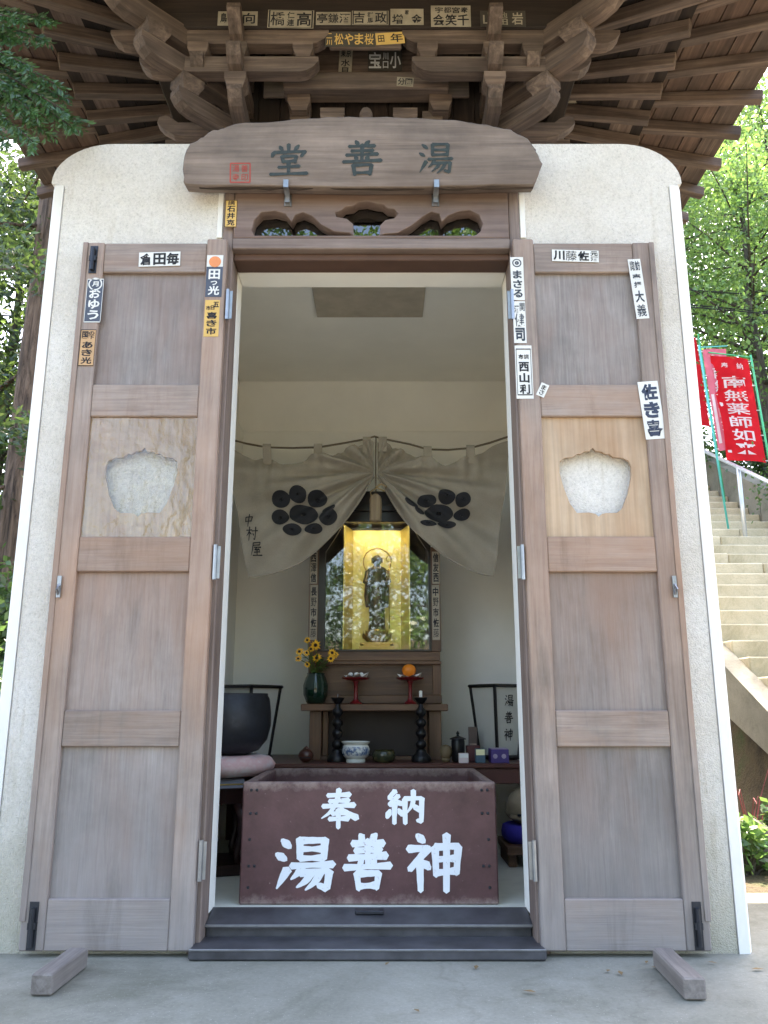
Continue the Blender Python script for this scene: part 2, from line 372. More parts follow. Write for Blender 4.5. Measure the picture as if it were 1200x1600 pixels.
ST = {
 '奉': [('h', (22, 20), (78, 17)), ('h', (26, 33), (74, 30)), ('h', (10, 47), (90, 43)), ('s', (50, 3), (46, 32), (30, 58), (6, 76)), ('e', (52, 45), (66, 60), (96, 75)), ('h', (33, 64), (68, 62)), ('h', (26, 77), (75, 75)), ('v', (50, 53), (50, 99))],
 '納': [('v', (28, 4), (13, 23), (30, 31)), ('v', (37, 18), (14, 43), (38, 41)), ('d', (35, 33), (43, 46)), ('v', (26, 44), (26, 98)), ('d', (15, 58), (8, 82)), ('d', (37, 56), (46, 76)), ('v', (53, 28), (53, 98)), ('c', (52, 28), (95, 26), (95, 92), (84, 88)), ('s', (74, 4), (73, 40), (58, 68)), ('d', (74, 43), (90, 64))],
 '湯': [('d', (10, 8), (26, 21)), ('d', (2, 34), (18, 45)), ('t', (22, 62), (4, 96)), ('v', (42, 6), (42, 43)), ('c', (42, 8), (86, 7), (85, 43)), ('h', (43, 24), (84, 24)), ('h', (43, 41), (84, 40)), ('h', (28, 55), (99, 52)), ('s', (47, 55), (40, 68), (28, 80)), ('c', (43, 68), (93, 65), (89, 96), (76, 90)), ('s', (62, 68), (54, 82), (38, 95)), ('s', (78, 68), (70, 84), (54, 99))],
 '善': [('d', (33, 2), (42, 13)), ('d', (68, 2), (57, 14)), ('h', (18, 19), (82, 17)), ('h', (24, 30), (76, 28)), ('h', (11, 43), (89, 40)), ('v', (50, 13), (50, 57)), ('d', (33, 46), (38, 55)), ('d', (66, 45), (60, 55)), ('h', (2, 61), (98, 57)), ('v', (28, 70), (32, 98)), ('c', (28, 71), (73, 69), (69, 97)), ('h', (31, 93), (69, 91))],
 '神': [('d', (20, 2), (33, 14)), ('c', (5, 27), (41, 24), (6, 62)), ('v', (25, 44), (25, 99)), ('d', (30, 47), (43, 61)), ('v', (52, 24), (54, 72)), ('c', (52, 24), (95, 21), (91, 70)), ('h', (53, 45), (91, 43)), ('h', (54, 67), (90, 65)), ('v', (73, 2), (73, 99))],
 '堂': [('v', (50, 1), (50, 22)), ('d', (27, 7), (35, 20)), ('d', (75, 5), (64, 20)), ('d', (13, 24), (8, 42)), ('c', (14, 27), (92, 23), (82, 40)), ('v', (34, 38), (36, 59)), ('c', (34, 39), (69, 37), (66, 58)), ('h', (36, 55), (66, 54)), ('h', (25, 73), (77, 70)), ('v', (50, 58), (50, 92)), ('h', (4, 95), (97, 90))],
 '中': [('v', (22, 24), (27, 64)), ('c', (22, 25), (80, 22), (75, 62)), ('h', (27, 59), (75, 57)), ('v', (50, 2), (51, 99))],
 '村': [('h', (4, 28), (47, 25)), ('v', (28, 3), (28, 99)), ('s', (27, 32), (18, 52), (4, 68)), ('d', (31, 40), (45, 55)), ('h', (50, 32), (98, 29)), ('v', (80, 3), (80, 94), (68, 88)), ('d', (57, 47), (67, 63))],
 '屋': [('c', (20, 10), (82, 8), (79, 28)), ('h', (22, 27), (79, 26)), ('s', (20, 8), (18, 58), (4, 96)), ('h', (32, 42), (89, 40)), ('c', (54, 43), (38, 58), (74, 56)), ('d', (66, 49), (80, 62)), ('h', (33, 73), (81, 70)), ('v', (57, 60), (57, 92)), ('h', (22, 94), (96, 90))],
}
def brush_vf(ch, cx, cz, W, H, wid, rng, off=.00015):
    """a brushed character: one tapered ribbon per stroke, each a hair in front of the last"""
    V, F = [], []
    strokes = []
    for st in ST[ch]:
        if st[0] in 'cv' and len(st) > 3:
            for i in range(1, len(st) - 1): strokes.append(('v', st[i], st[i + 1]))
        else: strokes.append(st)
    for si, st in enumerate(strokes):
        ty, P = st[0], [Vector((p[0] - 50 + rng.uniform(-1, 1), 0, 50 - p[1] + rng.uniform(-1, 1))) for p in st[1:]]
        pts = []
        if ty in 'se' and len(P) > 2:
            for k in range(15):
                t = k / 14 * (len(P) - 1); i = min(int(t), len(P) - 2); q = t - i
                p0, p1, p2, p3 = P[max(i - 1, 0)], P[i], P[i + 1], P[min(i + 2, len(P) - 1)]
                pts.append(.5 * ((2 * p1) + (p2 - p0) * q + (2 * p0 - 5 * p1 + 4 * p2 - p3) * q * q + (3 * p1 - p0 - 3 * p2 + p3) * q ** 3))
        else:
            for i in range(len(P) - 1):
                m = 6
                for k in range(m): pts.append(P[i].lerp(P[i + 1], k / m))
            pts.append(P[-1])
        n = len(pts); prof = {'h': (1.0, .72, 1.15), 'v': (1.15, .95, .85), 's': (1.1, .95, .25), 'e': (.4, 1.0, 1.35), 'd': (.55, 1.25, .7), 't': (1.3, .9, .25), 'c': (1.0, 1.0, .95)}[ty]
        L, Rr = [], []
        for i, p in enumerate(pts):
            t = i / (n - 1); wv = (prof[0] * (1 - 2 * t) + prof[1] * 2 * t) if t < .5 else (prof[1] * (2 - 2 * t) + prof[2] * (2 * t - 1))
            wv *= wid * .5 * (1 + rng.uniform(-.06, .06))
            a = (p - pts[max(i - 1, 0)]); b2 = (pts[min(i + 1, n - 1)] - p)
            a = a.normalized() if a.length > 1e-6 else b2.normalized(); b2 = b2.normalized() if b2.length > 1e-6 else a
            tn = (a + b2); tn = tn.normalized() if tn.length > 1e-3 else a
            nn = Vector((-tn.z, 0, tn.x)); k = 1 / max(.55, nn.dot(Vector((-a.z, 0, a.x))))
            L.append(p + nn * wv * k); Rr.append(p - nn * wv * k)
        d0 = (pts[0] - pts[1]).normalized(); d1 = (pts[-1] - pts[-2]).normalized()
        e0 = [pts[0] + d0 * wid * .32 * prof[0]]; e1 = [pts[-1] + d1 * wid * .38 * prof[2]]
        b = len(V)
        ring = [(L[i], Rr[i]) for i in range(n)]
        for l, r in ring: V += [l, r]
        V += e0 + e1
        for i in range(n - 1): F.append((b + 2 * i, b + 2 * i + 1, b + 2 * i + 3, b + 2 * i + 2))
        F.append((b + 2 * n, b, b + 1)); F.append((b + 2 * n + 1, b + 2 * n - 2, b + 2 * n - 1))
        for i in range(b, len(V)): V[i] = Vector((cx + V[i].x / 100 * W, -off * si, cz + V[i].z / 100 * H))
    return V, facing(F, V)
def brush(name, chars, mat, parent, M, wid=9, seed=1):
    """chars: (ch, cx, cz, W, H) on a face; M maps (x, 0, z) of the face into the world; one part per character"""
    rng = random.Random(seed)
    for ch, cx, cz, W, H in chars:
        V, F = brush_vf(ch, cx, cz, W, H, wid, rng)
        mobj(name, [M @ Vector(v) for v in V], F, mat, parent)
def sticker(parent, c, W, H, cells, paper, ink, tilt=0.0, plane=None, off=.018, crest=None, extra=None):
    """a votive name slip: paper plate plus raised lettering; cells in fractions of the slip (char, x0, x1, z0, z1), z up"""
    M = Matrix.Translation(c) @ (plane if plane else Matrix.Identity(4)) @ Matrix.Rotation(tilt, 4, 'Y')
    t = .0012
    st = mobj('name_slip', [M @ Vector(p) for p in [(-W / 2, -t, -H / 2), (W / 2, -t, -H / 2), (W / 2, -t, H / 2), (-W / 2, -t, H / 2), (-W / 2, t * .2, -H / 2), (W / 2, t * .2, -H / 2), (W / 2, t * .2, H / 2), (-W / 2, t * .2, H / 2)]],
              [(0, 1, 2, 3), (5, 4, 7, 6), (1, 5, 6, 2), (4, 0, 3, 7), (3, 2, 6, 7), (4, 5, 1, 0)], paper, parent)
    V, F = text_vf([(ch, (x0 - .5) * W, (x1 - .5) * W, (z0 - .5) * H, (z1 - .5) * H) for ch, x0, x1, z0, z1 in cells], off)
    if extra:
        for e in extra: # thin border or ring as (kind, ...)
            if e[0] == 'frame':
                f = e[1]
                for x0, x1, z0, z1 in ((f, 1 - f, f, f + .02), (f, 1 - f, 1 - f - .02, 1 - f), (f, f + .03, f, 1 - f), (1 - f - .03, 1 - f, f, 1 - f)):
                    b = len(V); V += [((x0 - .5) * W, 0, (z0 - .5) * H), ((x1 - .5) * W, 0, (z0 - .5) * H), ((x1 - .5) * W, 0, (z1 - .5) * H), ((x0 - .5) * W, 0, (z1 - .5) * H)]; F.append((b, b + 1, b + 2, b + 3))
            if e[0] == 'ring':
                _, fx, fz, r, th = e; b = len(V); n = 20
                for k in range(n):
                    a = 2 * math.pi * k / n
                    for q in (r, r - th): V.append(((fx - .5) * W + q * W * math.cos(a), 0, (fz - .5) * H + q * W * math.sin(a)))
                for k in range(n): F.append((b + 2 * k, b + 2 * ((k + 1) % n), b + 2 * ((k + 1) % n) + 1, b + 2 * k + 1))
            if e[0] == 'block':
                _, x0, x1, z0, z1 = e; b = len(V); V += [((x0 - .5) * W, .0004, (z0 - .5) * H), ((x1 - .5) * W, .0004, (z0 - .5) * H), ((x1 - .5) * W, .0004, (z1 - .5) * H), ((x0 - .5) * W, .0004, (z1 - .5) * H)]; F.append((b, b + 1, b + 2, b + 3))
    F = facing(F, V)
    mobj('lettering', [M @ Vector((v[0], v[1] - t - .0009, v[2])) for v in V], F, ink, st)
    return st
def col(chars, x0=.12, x1=.88, z0=.05, z1=.95, gap=.03):
    n = len(chars); h = (z1 - z0) / n
    return [(c, x0, x1, z1 - (i + 1) * h + gap / 2, z1 - i * h - gap / 2) for i, c in enumerate(chars)]
def row(chars, x0=.05, x1=.95, z0=.12, z1=.88, gap=.02):
    n = len(chars); wd = (x1 - x0) / n
    return [(c, x0 + i * wd + gap / 2, x0 + (i + 1) * wd - gap / 2, z0, z1) for i, c in enumerate(chars)]
# ================================================================== THE SETTING: ground
def hillz(x, y):
    s = lambda a, b, t: (lambda q: q * q * (3 - 2 * q))(max(0., min(1., (t - a) / (b - a))))
    right = .53 * max(0, min(y, 9) - 1.4) + .3 * max(0, y - 9)
    back = .3 * max(0, y - 4.5) * s(3.0, 6.0, y)
    left = .16 * max(0, y - 2.0) + .1 * max(0, -x - 3) * s(-2, 2, y)
    k = s(2.80, 3.05, x) ; l = s(-2.0, -3.5, x) if False else 1 - s(-3.5, -2.0, x)
    base = back * (1 - k) * (1 - l) + right * k + left * l
    front = .12 * max(0, -y - 9)
    return base + front
xs = sorted(set([-60, -45, -32, -24, -18, -14, -11] + [q * .5 for q in range(-18, 20)] + [2.3, 2.6, 2.8, 2.9, 3.05] + [11, 14, 18, 24, 32, 45, 60]))
ys = sorted(set([-60, -45, -32, -24, -18, -14, -11] + [q * .5 for q in range(-18, 30)] + [16, 19, 24, 32, 45, 60]))
_r = random.Random(5)
V = [(x, y, hillz(x, y) - .02 + (_r.uniform(-.05, .05) if (abs(x) > 2.9 or y > 3.2 or y < -7) else 0)) for y in ys for x in xs]
F = [(j * len(xs) + i, j * len(xs) + i + 1, (j + 1) * len(xs) + i + 1, (j + 1) * len(xs) + i) for j in range(len(ys) - 1) for i in range(len(xs) - 1)]
def soil():
    m, nt, b = newmat('forest_floor'); mp = coords(nt, (1, 1, 1), False); n = noise(nt, mp, 2.2, 8, .7); f = noise(nt, mp, 40, 4, .7)
    r = ramp(nt, n, [(.32, C(62, 52, 40)), (.5, C(92, 80, 58)), (.68, C(70, 84, 44))]); r2 = ramp(nt, f, [(.3, (.6, .6, .6, 1)), (.7, (1, 1, 1, 1))])
    c = mixc(nt, .8, r, r2, 'MULTIPLY'); nt.links.new(c.outputs[0], b.inputs['Base Color']); b.inputs['Roughness'].default_value = 1; bump(nt, b, f, .8, .03); return m
tag(mobj('ground', V, F, soil(), smooth=True, center=False), kind='structure')
APRON = concrete('apron_concrete', C(120, 118, 107), C(160, 157, 146), .8)
# the concrete apron in front of and beside the hall
V, F = [], []
ax = [-6.0 + i * .5 for i in range(18)] + [2.9]; ay = [-9 + i * .5 for i in range(21)]
V = [(x, y, 0.0 + .003 * math.sin(x * 3.1) * math.sin(y * 2.3)) for y in ay for x in ax]
F = [(j * len(ax) + i, j * len(ax) + i + 1, (j + 1) * len(ax) + i + 1, (j + 1) * len(ax) + i) for j in range(len(ay) - 1) for i in range(len(ax) - 1)]
tag(mobj('concrete_apron', V, F, APRON, smooth=True, center=False), kind='structure')

# ================================================================== THE HALL
XL, XR, TOP = -1.45, 1.405, 3.385
WT = .24                                # thickness of the front wall
HALL = thing('temple_hall', 'small temple hall with white pebble-dashed base under a wide timber fan-rafter roof', 'temple', (-.02, 0, 0))
OX, OT = .612, 2.80                     # half width and top of the opening in the wall
def arc(cx, cz, rx, rz, a0, a1, n=12): return [(cx + rx * math.cos(R(a0 + (a1 - a0) * k / n)), cz + rz * math.sin(R(a0 + (a1 - a0) * k / n))) for k in range(n + 1)]
BW = .062
PX, PT = .662, 3.215                    # half width and top of the hole in the wall for frame and transom
out = [(XL + BW, -.02), (-PX, -.02), (-PX, PT), (PX, PT), (PX, -.02), (XR - BW, -.02), (XR - BW, 3.16), (XR, 3.18)] + arc(XR - .27, 3.185, .27, .20, 0, 90) + arc(XL + .27, 3.185, .27, .20, 90, 180) + [(XL, 3.18), (XL + BW, 3.16)]
plate('plaster_wall', [out], 0, WT, PEB, HALL)
# side, back and top masses of the base
for s, x0, x1 in ((-1, XL, -.985), (1, .985, XR)):
    xo = x0 if s < 0 else x1; xi = x1 if s < 0 else x0
    prof = [(xi, -.02), (xo - s * .002, -.02), (xo - s * .002, 3.18)] + arc(xo - s * .27, 3.183, s * .268, .20, 0, 90) + [(xi, TOP - .002)]
    plate('side_wall', [prof], WT + .001, 2.9, SMOOTHP, HALL)
    bx('side_lining', xi - s * .012, xi - s * .0005, WT + .01, 2.19, .1, 3.12, CREAM, HALL, 0)
    # smooth plaster corner band, chamfered
    xi2 = xo - s * (BW - .003)
    mobj('edge_band', [(xi2, -.006, -.02), (xo - s * .02, -.006, -.02), (xo, .03, -.02), (xo, WT, -.02), (xi2, WT, -.02), (xi2, -.006, 3.165), (xo - s * .02, -.006, 3.165), (xo, .03, 3.165), (xo, WT, 3.165), (xi2, WT, 3.165)],
         [tuple(range(5))[::s], tuple(range(5, 10))[::-s]] + [((i, (i + 1) % 5, (i + 1) % 5 + 5, i + 5))[::-s] for i in range(5)], SMOOTHP, HALL)
bx('back_wall', -.985, .985, 2.2, 2.9, -.02, 3.38, CREAM, HALL, 0)
bx('ceiling', -.97, .97, WT + .002, 2.199, 3.13, 3.38, CREAM, HALL, 0)
bx('ceiling_hatch', -.34, .285, .62, 1.18, 3.112, 3.1295, plain('hatch_board', C(176, 166, 150), .8), HALL)
# lower walls stand proud and end in a ledge
zl = zat(674, 2.12)
bx('wall_ledge', -.972, .972, 2.12, 2.199, .1, zl, CREAM, HALL, .006)
for s in (-1, 1): bx('wall_ledge', s * .915, s * .972, WT + .01, 2.119, .1, zl, CREAM, HALL, .006)
bx('front_lining', -.93, .93, WT + .0015, WT + .012, OT + .012, 3.128, CREAM, HALL, 0)
bx('floor', -.984, .984, .2005, 2.2, -.02, .105, FLOORV, HALL, 0)
# opening: plaster soffit and reveals, timber frame
bx('soffit', -.61, .61, .125, WT + .012, OT, OT + .01, CREAM, HALL, 0)
for s in (-1, 1):
    bx('reveal', s * .612, s * .66, .128, WT - .001, .105, OT, CREAM, HALL, .002)
    bx('jamb_post', s * .612, s * .66, -.012, .127, .0, 3.21, FW('z'), HALL, .004)
    bx('trim_strip', s * .664, s * .688, -.008, .02, 2.9, 3.22, SMOOTHP, HALL, .002)
bx('lintel', -.6115, .6115, -.03, .125, 2.832, 2.885, FW('x'), HALL, .004)
bx('head_stop', -.6115, .6115, .01, .122, 2.80, 2.8315, plain('dark_red_wood', C(88, 64, 54), .6), HALL, .004)
# carved transom: board with three cloud-shaped openings, glass behind
YT = -.015
def pz(u, v, Y=YT): p = at(u, v, Y); return (p.x, p.z)
def smooth_loop(pts, n=5):
    o = []
    for i in range(len(pts)):
        p0, p1, p2, p3 = (Vector(pts[(i + k) % len(pts)]) for k in (-1, 0, 1, 2))
        for k in range(n):
            q = k / n; o.append(tuple(.5 * ((2 * p1) + (p2 - p0) * q + (2 * p0 - 5 * p1 + 4 * p2 - p3) * q * q + (3 * p1 - p0 - 3 * p2 + p3) * q ** 3)))
    return o
left = [(398, 372), (394, 362), (398, 346), (409, 334), (430, 332), (446, 336), (456, 349), (462, 338), (474, 334), (488, 340), (502, 353), (522, 364), (546, 366), (552, 372)]
mid = [(553, 372), (552, 352), (542, 344), (526, 341), (524, 334), (534, 331), (540, 325), (552, 324), (560, 318), (574, 316), (588, 320), (598, 321), (606, 328), (616, 329), (622, 336), (616, 343), (602, 346), (594, 354), (593, 372)]
right = [(594, 372), (600, 368), (622, 366), (644, 354), (660, 341), (674, 333), (686, 336), (690, 349), (700, 339), (716, 333), (734, 331), (748, 338), (754, 352), (750, 364), (742, 372)]
zb = 2.887
lp = [[(-.61, zb), (.61, zb), (.61, 3.20), (-.61, 3.20)]]
for sh in (left, mid, right):
    base = [pz(u, v) for u, v in sh]
    zc = max(zb + .012, min(q[1] for q in base))
    base = [(x, max(z, zb + .012)) for x, z in base]
    lp.append(base)
TR = plate('carved_transom', lp, YT - .012, .038, wood('transom_wood', C(104, 84, 76), C(132, 110, 100), C(150, 128, 118), 'x', .8, .6, C(122, 84, 62), .5), HALL, bev=.003)
bx('transom_glass', -.609, .609,   .0405, .044, 2.886, 3.20, glassmat('window_glass', 3.5, tint=(.35, .36, .34, 1)), HALL, 0)
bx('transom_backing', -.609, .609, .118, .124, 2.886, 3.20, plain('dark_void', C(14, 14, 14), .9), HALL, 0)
# threshold: two iron-clad steps
IRON = plain('step_sheet_metal', C(72, 71, 75), .48, .15, .4, 9)
bx('lower_step', -.634, .630, -.10, .0745, .002, .039, IRON, HALL, .006)
bx('upper_step', -.6115, .6115, .075, .105, -.015, .08, IRON, HALL, .006)
V = [(-.6115, .06, .078), (.6115, .06, .078), (.6115, .085, .078), (-.6115, .085, .078)]
mobj('step_nosing', [(-.6105, .06, .07), (.6105, .06, .07), (.6105, .06, .081), (-.6105, .06, .081), (-.6105, .20, .112), (.6105, .20, .112), (.6105, .20, .107), (-.6105, .20, .107), (-.6105, .1, .07), (.6105, .1, .07)],
     [(0, 1, 2, 3), (3, 2, 5, 4), (4, 5, 6, 7), (1, 0, 8, 9), (9, 8, 7, 6), (0, 3, 4, 7, 8), (2, 1, 9, 6, 5)], IRON, HALL)
bx('step_edge', -.632, .628, -.1025, -.0945, .034, .0405, STEEL, HALL, .001)
bx('step_edge', -.6105, .6105, .0575, .0625, .074, .0825, STEEL, HALL, .001)
box('door_bolt_plate', (0, .155, .107), (.11, .05, .012), DARKSTEEL, HALL, bev=.002)

# ------------------------------------------------------------------ upper storey wall and brackets
def EWD(ax): return wood('dark_shade_wood', C(38, 29, 25), C(54, 42, 36), C(72, 57, 49), ax, 1.0, .85, C(40, 34, 31), .6)  # dark timber; shade of bracket recesses and rafter gaps is painted into it
RX, RY = -.04, 1.42                      # centre of the fan
WY = .64                                 # upper front wall plane
BXW = .66                                # bracket post offset
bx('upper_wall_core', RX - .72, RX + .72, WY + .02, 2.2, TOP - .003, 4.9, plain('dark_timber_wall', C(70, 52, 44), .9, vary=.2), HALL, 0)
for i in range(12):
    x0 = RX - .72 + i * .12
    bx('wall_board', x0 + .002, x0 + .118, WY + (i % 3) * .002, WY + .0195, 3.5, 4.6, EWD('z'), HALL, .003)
for x in (-.30, -.10, .13, .33): bx('wall_batten', RX + x - .014, RX + x + .014, 0.530, .5445, 4.10, 4.50, EW('z'), HALL, .003)
def tie(name, y, z0, z1, x0, x1, d=.10): return bx(name, x0, x1, y - d / 2, y + d / 2, z0, z1, EW('x'), HALL, .006)
def masu(p, s=.11, h=.078, rot=0.0):
    """bearing block: square above, tapering below"""
    x, y, z = p; a, b = s / 2, s * .34
    rings = [(b, 0), (b * 1.06, h * .12), (a, h * .5), (a, h)]
    V = []
    for r, dz in rings:
        for sx, sy in ((-1, -1), (1, -1), (1, 1), (-1, 1)):
            q = Vector((sx * r, sy * r, 0)); q.rotate(Euler((0, 0, rot))); V.append((x + q.x, y + q.y, z + dz))
    F = [(3, 2, 1, 0), (12, 13, 14, 15)] + [(i * 4 + k, i * 4 + (k + 1) % 4, (i + 1) * 4 + (k + 1) % 4, (i + 1) * 4 + k) for i in range(3) for k in range(4)]
    return mobj('bearing_block', V, F, EW('x'), HALL)
def arm(p, ang, L0, L1, z, w=.072, h=.09, nose=False):
    """bracket arm from -L0 to +L1 along the direction ang, its ends curved up from below; nose: a raised snout"""
    d = Vector((math.cos(ang), math.sin(ang))); n = Vector((-d.y, d.x))
    def endp(L, s):
        c = [(L - .10, 0), (L - .06, .008), (L - .025, .03), (L, .065)]
        return [(s * a, b) for a, b in c]
    pr = []
    if nose:
        pr = [(-L0, 0), (L1 - .14, 0), (L1 - .08, .012), (L1 - .02, .05), (L1 + .012, .085), (L1 + .004, .118), (L1 - .03, .13), (L1 - .07, .11), (L1 - .1, h), (-L0, h)]
    else:
        l = endp(L0, -1)[::-1] if L0 > .12 else [(-L0, 0)]
        top0 = [(-L0, h)]
        pr = l + endp(L1, 1) + [(L1, h)] + top0
    m = len(pr); V = []
    for s in (-1, 1):
        for a, b in pr: V.append((p[0] + d.x * a + n.x * s * w / 2, p[1] + d.y * a + n.y * s * w / 2, z + b))
    F = [tuple(range(m)), tuple(range(2 * m - 1, m - 1, -1))] + [(i, i + m, (i + 1) % m + m, (i + 1) % m) for i in range(m)]
    c = [sum(v[k] for v in V) / len(V) for k in range(3)]
    rot = Matrix.Rotation(-ang, 3, 'Z')
    VL = [rot @ (Vector(v) - Vector(c)) for v in V]
    me = bpy.data.meshes.new('bracket_arm'); me.from_pydata([tuple(v) for v in VL], [], F)
    bm = bmesh.new(); bm.from_mesh(me); bmesh.ops.recalc_face_normals(bm, faces=bm.faces[:]); bm.to_mesh(me); bm.free(); fin(me, EW('x'))
    o = bpy.data.objects.new('bracket_nose' if nose else 'bracket_arm', me); o.location = c; o.rotation_euler = (0, 0, ang)
    return put(o, HALL)
PI = math.pi
Z1, Z2, Z3 = 3.845, 4.03, 4.198          # tiers
for s in (-1, 1):
    px, py = RX + s * BXW, WY - .03
    bx('corner_post', px - .075, px + .075, WY - .1, WY + .05, TOP, 3.745, EW('z'), HALL, .012)
    masu((px, py, 3.742), .17, .10)
    dg = -PI / 2 + s * PI / 4; dv = Vector((math.cos(dg), math.sin(dg))); inn = PI if s > 0 else 0; outw = 0 if s > 0 else PI
    # tier 1
    arm((px, py), -PI / 2, .02, .35, Z1); arm((px, py + .001), inn, .16, .36, Z1 + .002, .07); arm((px, py), dg, 0, .44, Z1 - .002, .082, .095)
    masu((px, py - .29, Z1 + .0915), .11, .08)
    masu((px - s * .30, py, Z1 + .0935), .11, .08)
    e = Vector((px, py)) + dv * .37; masu((e.x, e.y, Z1 + .0945), .125, .082, dg)
    # tier 2
    arm((px, py), -PI / 2, .02, .43, Z2); arm((px, py - .29), inn, .50, .42, Z2 + .002, .07); arm((px, py), dg, 0, .66, Z2 - .002, .085, .10)
    arm((px + s * .20, py), -PI / 2, .02, .36, Z2 + .004, .066)
    for q in (.20, .42): masu((px + s * q, py - .29, Z2 + .0935), .105, .0755)
    for q in (.0, .34): masu((px - s * q, py - .29, Z2 + .0935), .105, .0755)
    e = Vector((px, py)) + dv * .58; masu((e.x, e.y, Z2 + .0995), .13, .078, dg)
    # tier 3: noses and the bar under the purlin
    arm((px, py), -PI / 2, .02, .46, Z3, .066, .09, True); arm((px, py - .29), inn, .66, .47, Z3 + .003, .07, .084)
    arm((px, py), dg, 0, .86, Z3 - .002, .088, .11, True)
    e = Vector((px, py)) + dv * .78; masu((e.x, e.y, Z3 + .11), .13, .09, dg)
    arm((px + s * .1, py - .02), outw, 0, .36, Z1 + .02, .06, .085, True)
    # side-facing arms of the corner
    for yy, zz, L in ((.95, Z1, .36), (.95, Z2, .50), (1.3, Z1, .36), (1.3, Z2, .50)):
        arm((px + s * .03, yy), outw, .02, L, zz); masu((px + s * (L - .05), yy, zz + .0915), .11, .08)
# horizontal ties between the brackets
tie('tie_beam', py - .0, Z1 - .11, Z1 - .03, RX - .58, RX + .58, .08)
tie('tie_beam', .50, 4.067, 4.176, RX - .44, RX + .44, .11)
masu((RX - .18, .56, 3.90), .13, .09); masu((RX + .21, .56, 3.90), .13, .09)
tie('tie_beam', .56, 3.795, 3.898, RX - .58, RX + .58, .07)
masu((RX - .36, .545, 3.985), .12, .08); masu((RX + .40, .545, 3.985), .12, .08)
tie('wall_beam', .305, 4.185, 4.2855, RX - .186, RX + .186, .03)
bx('frieze_board', RX - .56, RX + .56, .545, .56, 4.10, 4.52, EW('x'), HALL, .003)
for s in (): arm((RX + s * .60, .37), 0 if s < 0 else PI, 0, .36, 4.195, .05, .08, True)
# purlins on which the rafters lie
def zraft(d): return 4.417 + .25 * (1.74 - d)          # centre height of a base rafter at distance d from the fan axis
PUR = .32
zp = zraft(RY - PUR) - .045
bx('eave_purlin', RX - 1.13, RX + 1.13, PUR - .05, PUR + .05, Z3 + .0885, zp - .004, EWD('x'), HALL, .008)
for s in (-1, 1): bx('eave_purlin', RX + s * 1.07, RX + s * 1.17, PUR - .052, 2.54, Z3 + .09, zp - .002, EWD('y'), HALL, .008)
# ------------------------------------------------------------------ fan rafters, two tiers, on three sides
def side_pt(side, d, t):                # d: distance from the centre towards the side, t: offset along it
    return {'F': (RX + t, RY - d), 'R': (RX + d, RY + t), 'L': (RX - d, RY + t)}[side]
def fan(side):
    for n in range(-8, 9):
        t = (n + (-.36 if side != 'F' else .5)) * .232
        if abs(t) > 1.74 * .97: continue
        # base rafter
        k0, k1 = .42, 1.0
        a, b = side_pt(side, 1.74 * k0, t * k0), side_pt(side, 1.74, t)
        beam('rafter', (*a, zraft(1.74 * k0)), (*b, zraft(1.74)), .058, .076, EW('x'), HALL)
        # flying rafter
        t2 = t / 1.74
        a, b = side_pt(side, 1.60, t2 * 1.60), side_pt(side, 2.39, t2 * 2.39)
        beam('flying_rafter', (*a, 4.567), (*b, 4.470), .056, .072, EW('x'), HALL)
for sdn in 'FRL': fan(sdn)
for s in (-1, 1):                        # hip rafters on the diagonals
    beam('hip_rafter', (RX + s * .6, RY - .6, zraft(.6) - .02), (RX + s * 1.85, RY - 1.85, zraft(1.74) - .035), .12, .15, EW('x'), HALL)
    beam('hip_rafter', (RX + s * 1.55, RY - 1.55, 4.575), (RX + s * 2.5, RY - 2.5, 4.49), .11, .13, EW('x'), HALL)
# boards over the rafters run along the eaves, mitred at the hips
def strip(name, side, d0, d1, z0, z1, th, mat):
    """a board on one roof side between distances d0 (inner, height z0) and d1 (outer, z1)"""
    tmax = (lambda d: d) ; tend = 1.0 if side == 'F' else .8
    def quad(d, z):
        if side == 'F': return [(*side_pt(side, d, -d), z), (*side_pt(side, d, d), z)]
        return [(*side_pt(side, d, -d), z), (*side_pt(side, d, d * 1.0), z)]
    a, b = quad(d0, z0), quad(d1, z1); V = a + b[::-1]; V = V + [(x, y, z + th) for x, y, z in V]
    F = [(0, 1, 2, 3), (7, 6, 5, 4), (0, 4, 5, 1), (1, 5, 6, 2), (2, 6, 7, 3), (3, 7, 4, 0)]
    c = np.mean(np.array(V), 0); me = bpy.data.meshes.new(name); me.from_pydata([tuple(np.array(v) - c) for v in V], [], F)
    bm = bmesh.new(); bm.from_mesh(me); bmesh.ops.recalc_face_normals(bm, faces=bm.faces[:]); bm.to_mesh(me); bm.free(); fin(me, mat)
    o = bpy.data.objects.new(name, me); o.location = c; return put(o, HALL)
rb = random.Random(3)
for sdn in 'FRL':
    ax_ = 'x' if sdn == 'F' else 'y'
    for d in np.arange(.70, 1.6, .15):                                     # boards over the base rafters
        e = rb.uniform(0, .004); strip('roof_board', sdn, d + .003, d + .147, zraft(d) + .044 + e, zraft(d + .147) + .044 + e, .014, EWD(ax_))  # shade between the rafters put into the board colour
    strip('eave_batten', sdn, 1.55, 1.68, zraft(1.55) + .043, zraft(1.68) + .043, .05, EW(ax_))
    fz = lambda d: 4.567 + (4.470 - 4.567) * (d - 1.6) / .79
    ds = [1.70, 1.83, 1.955, 2.085, 2.20]
    for i in range(len(ds) - 1):
        e = rb.uniform(0, .005); strip('roof_board', sdn, ds[i] + .004, ds[i + 1] - .003, fz(ds[i]) + .042 + e, fz(ds[i + 1]) + .042 + e, .014, RB(ax_))
    strip('eave_board', sdn, 2.205, 2.345, fz(2.205) + .0405, fz(2.345) + .0405, .045, EW(ax_))
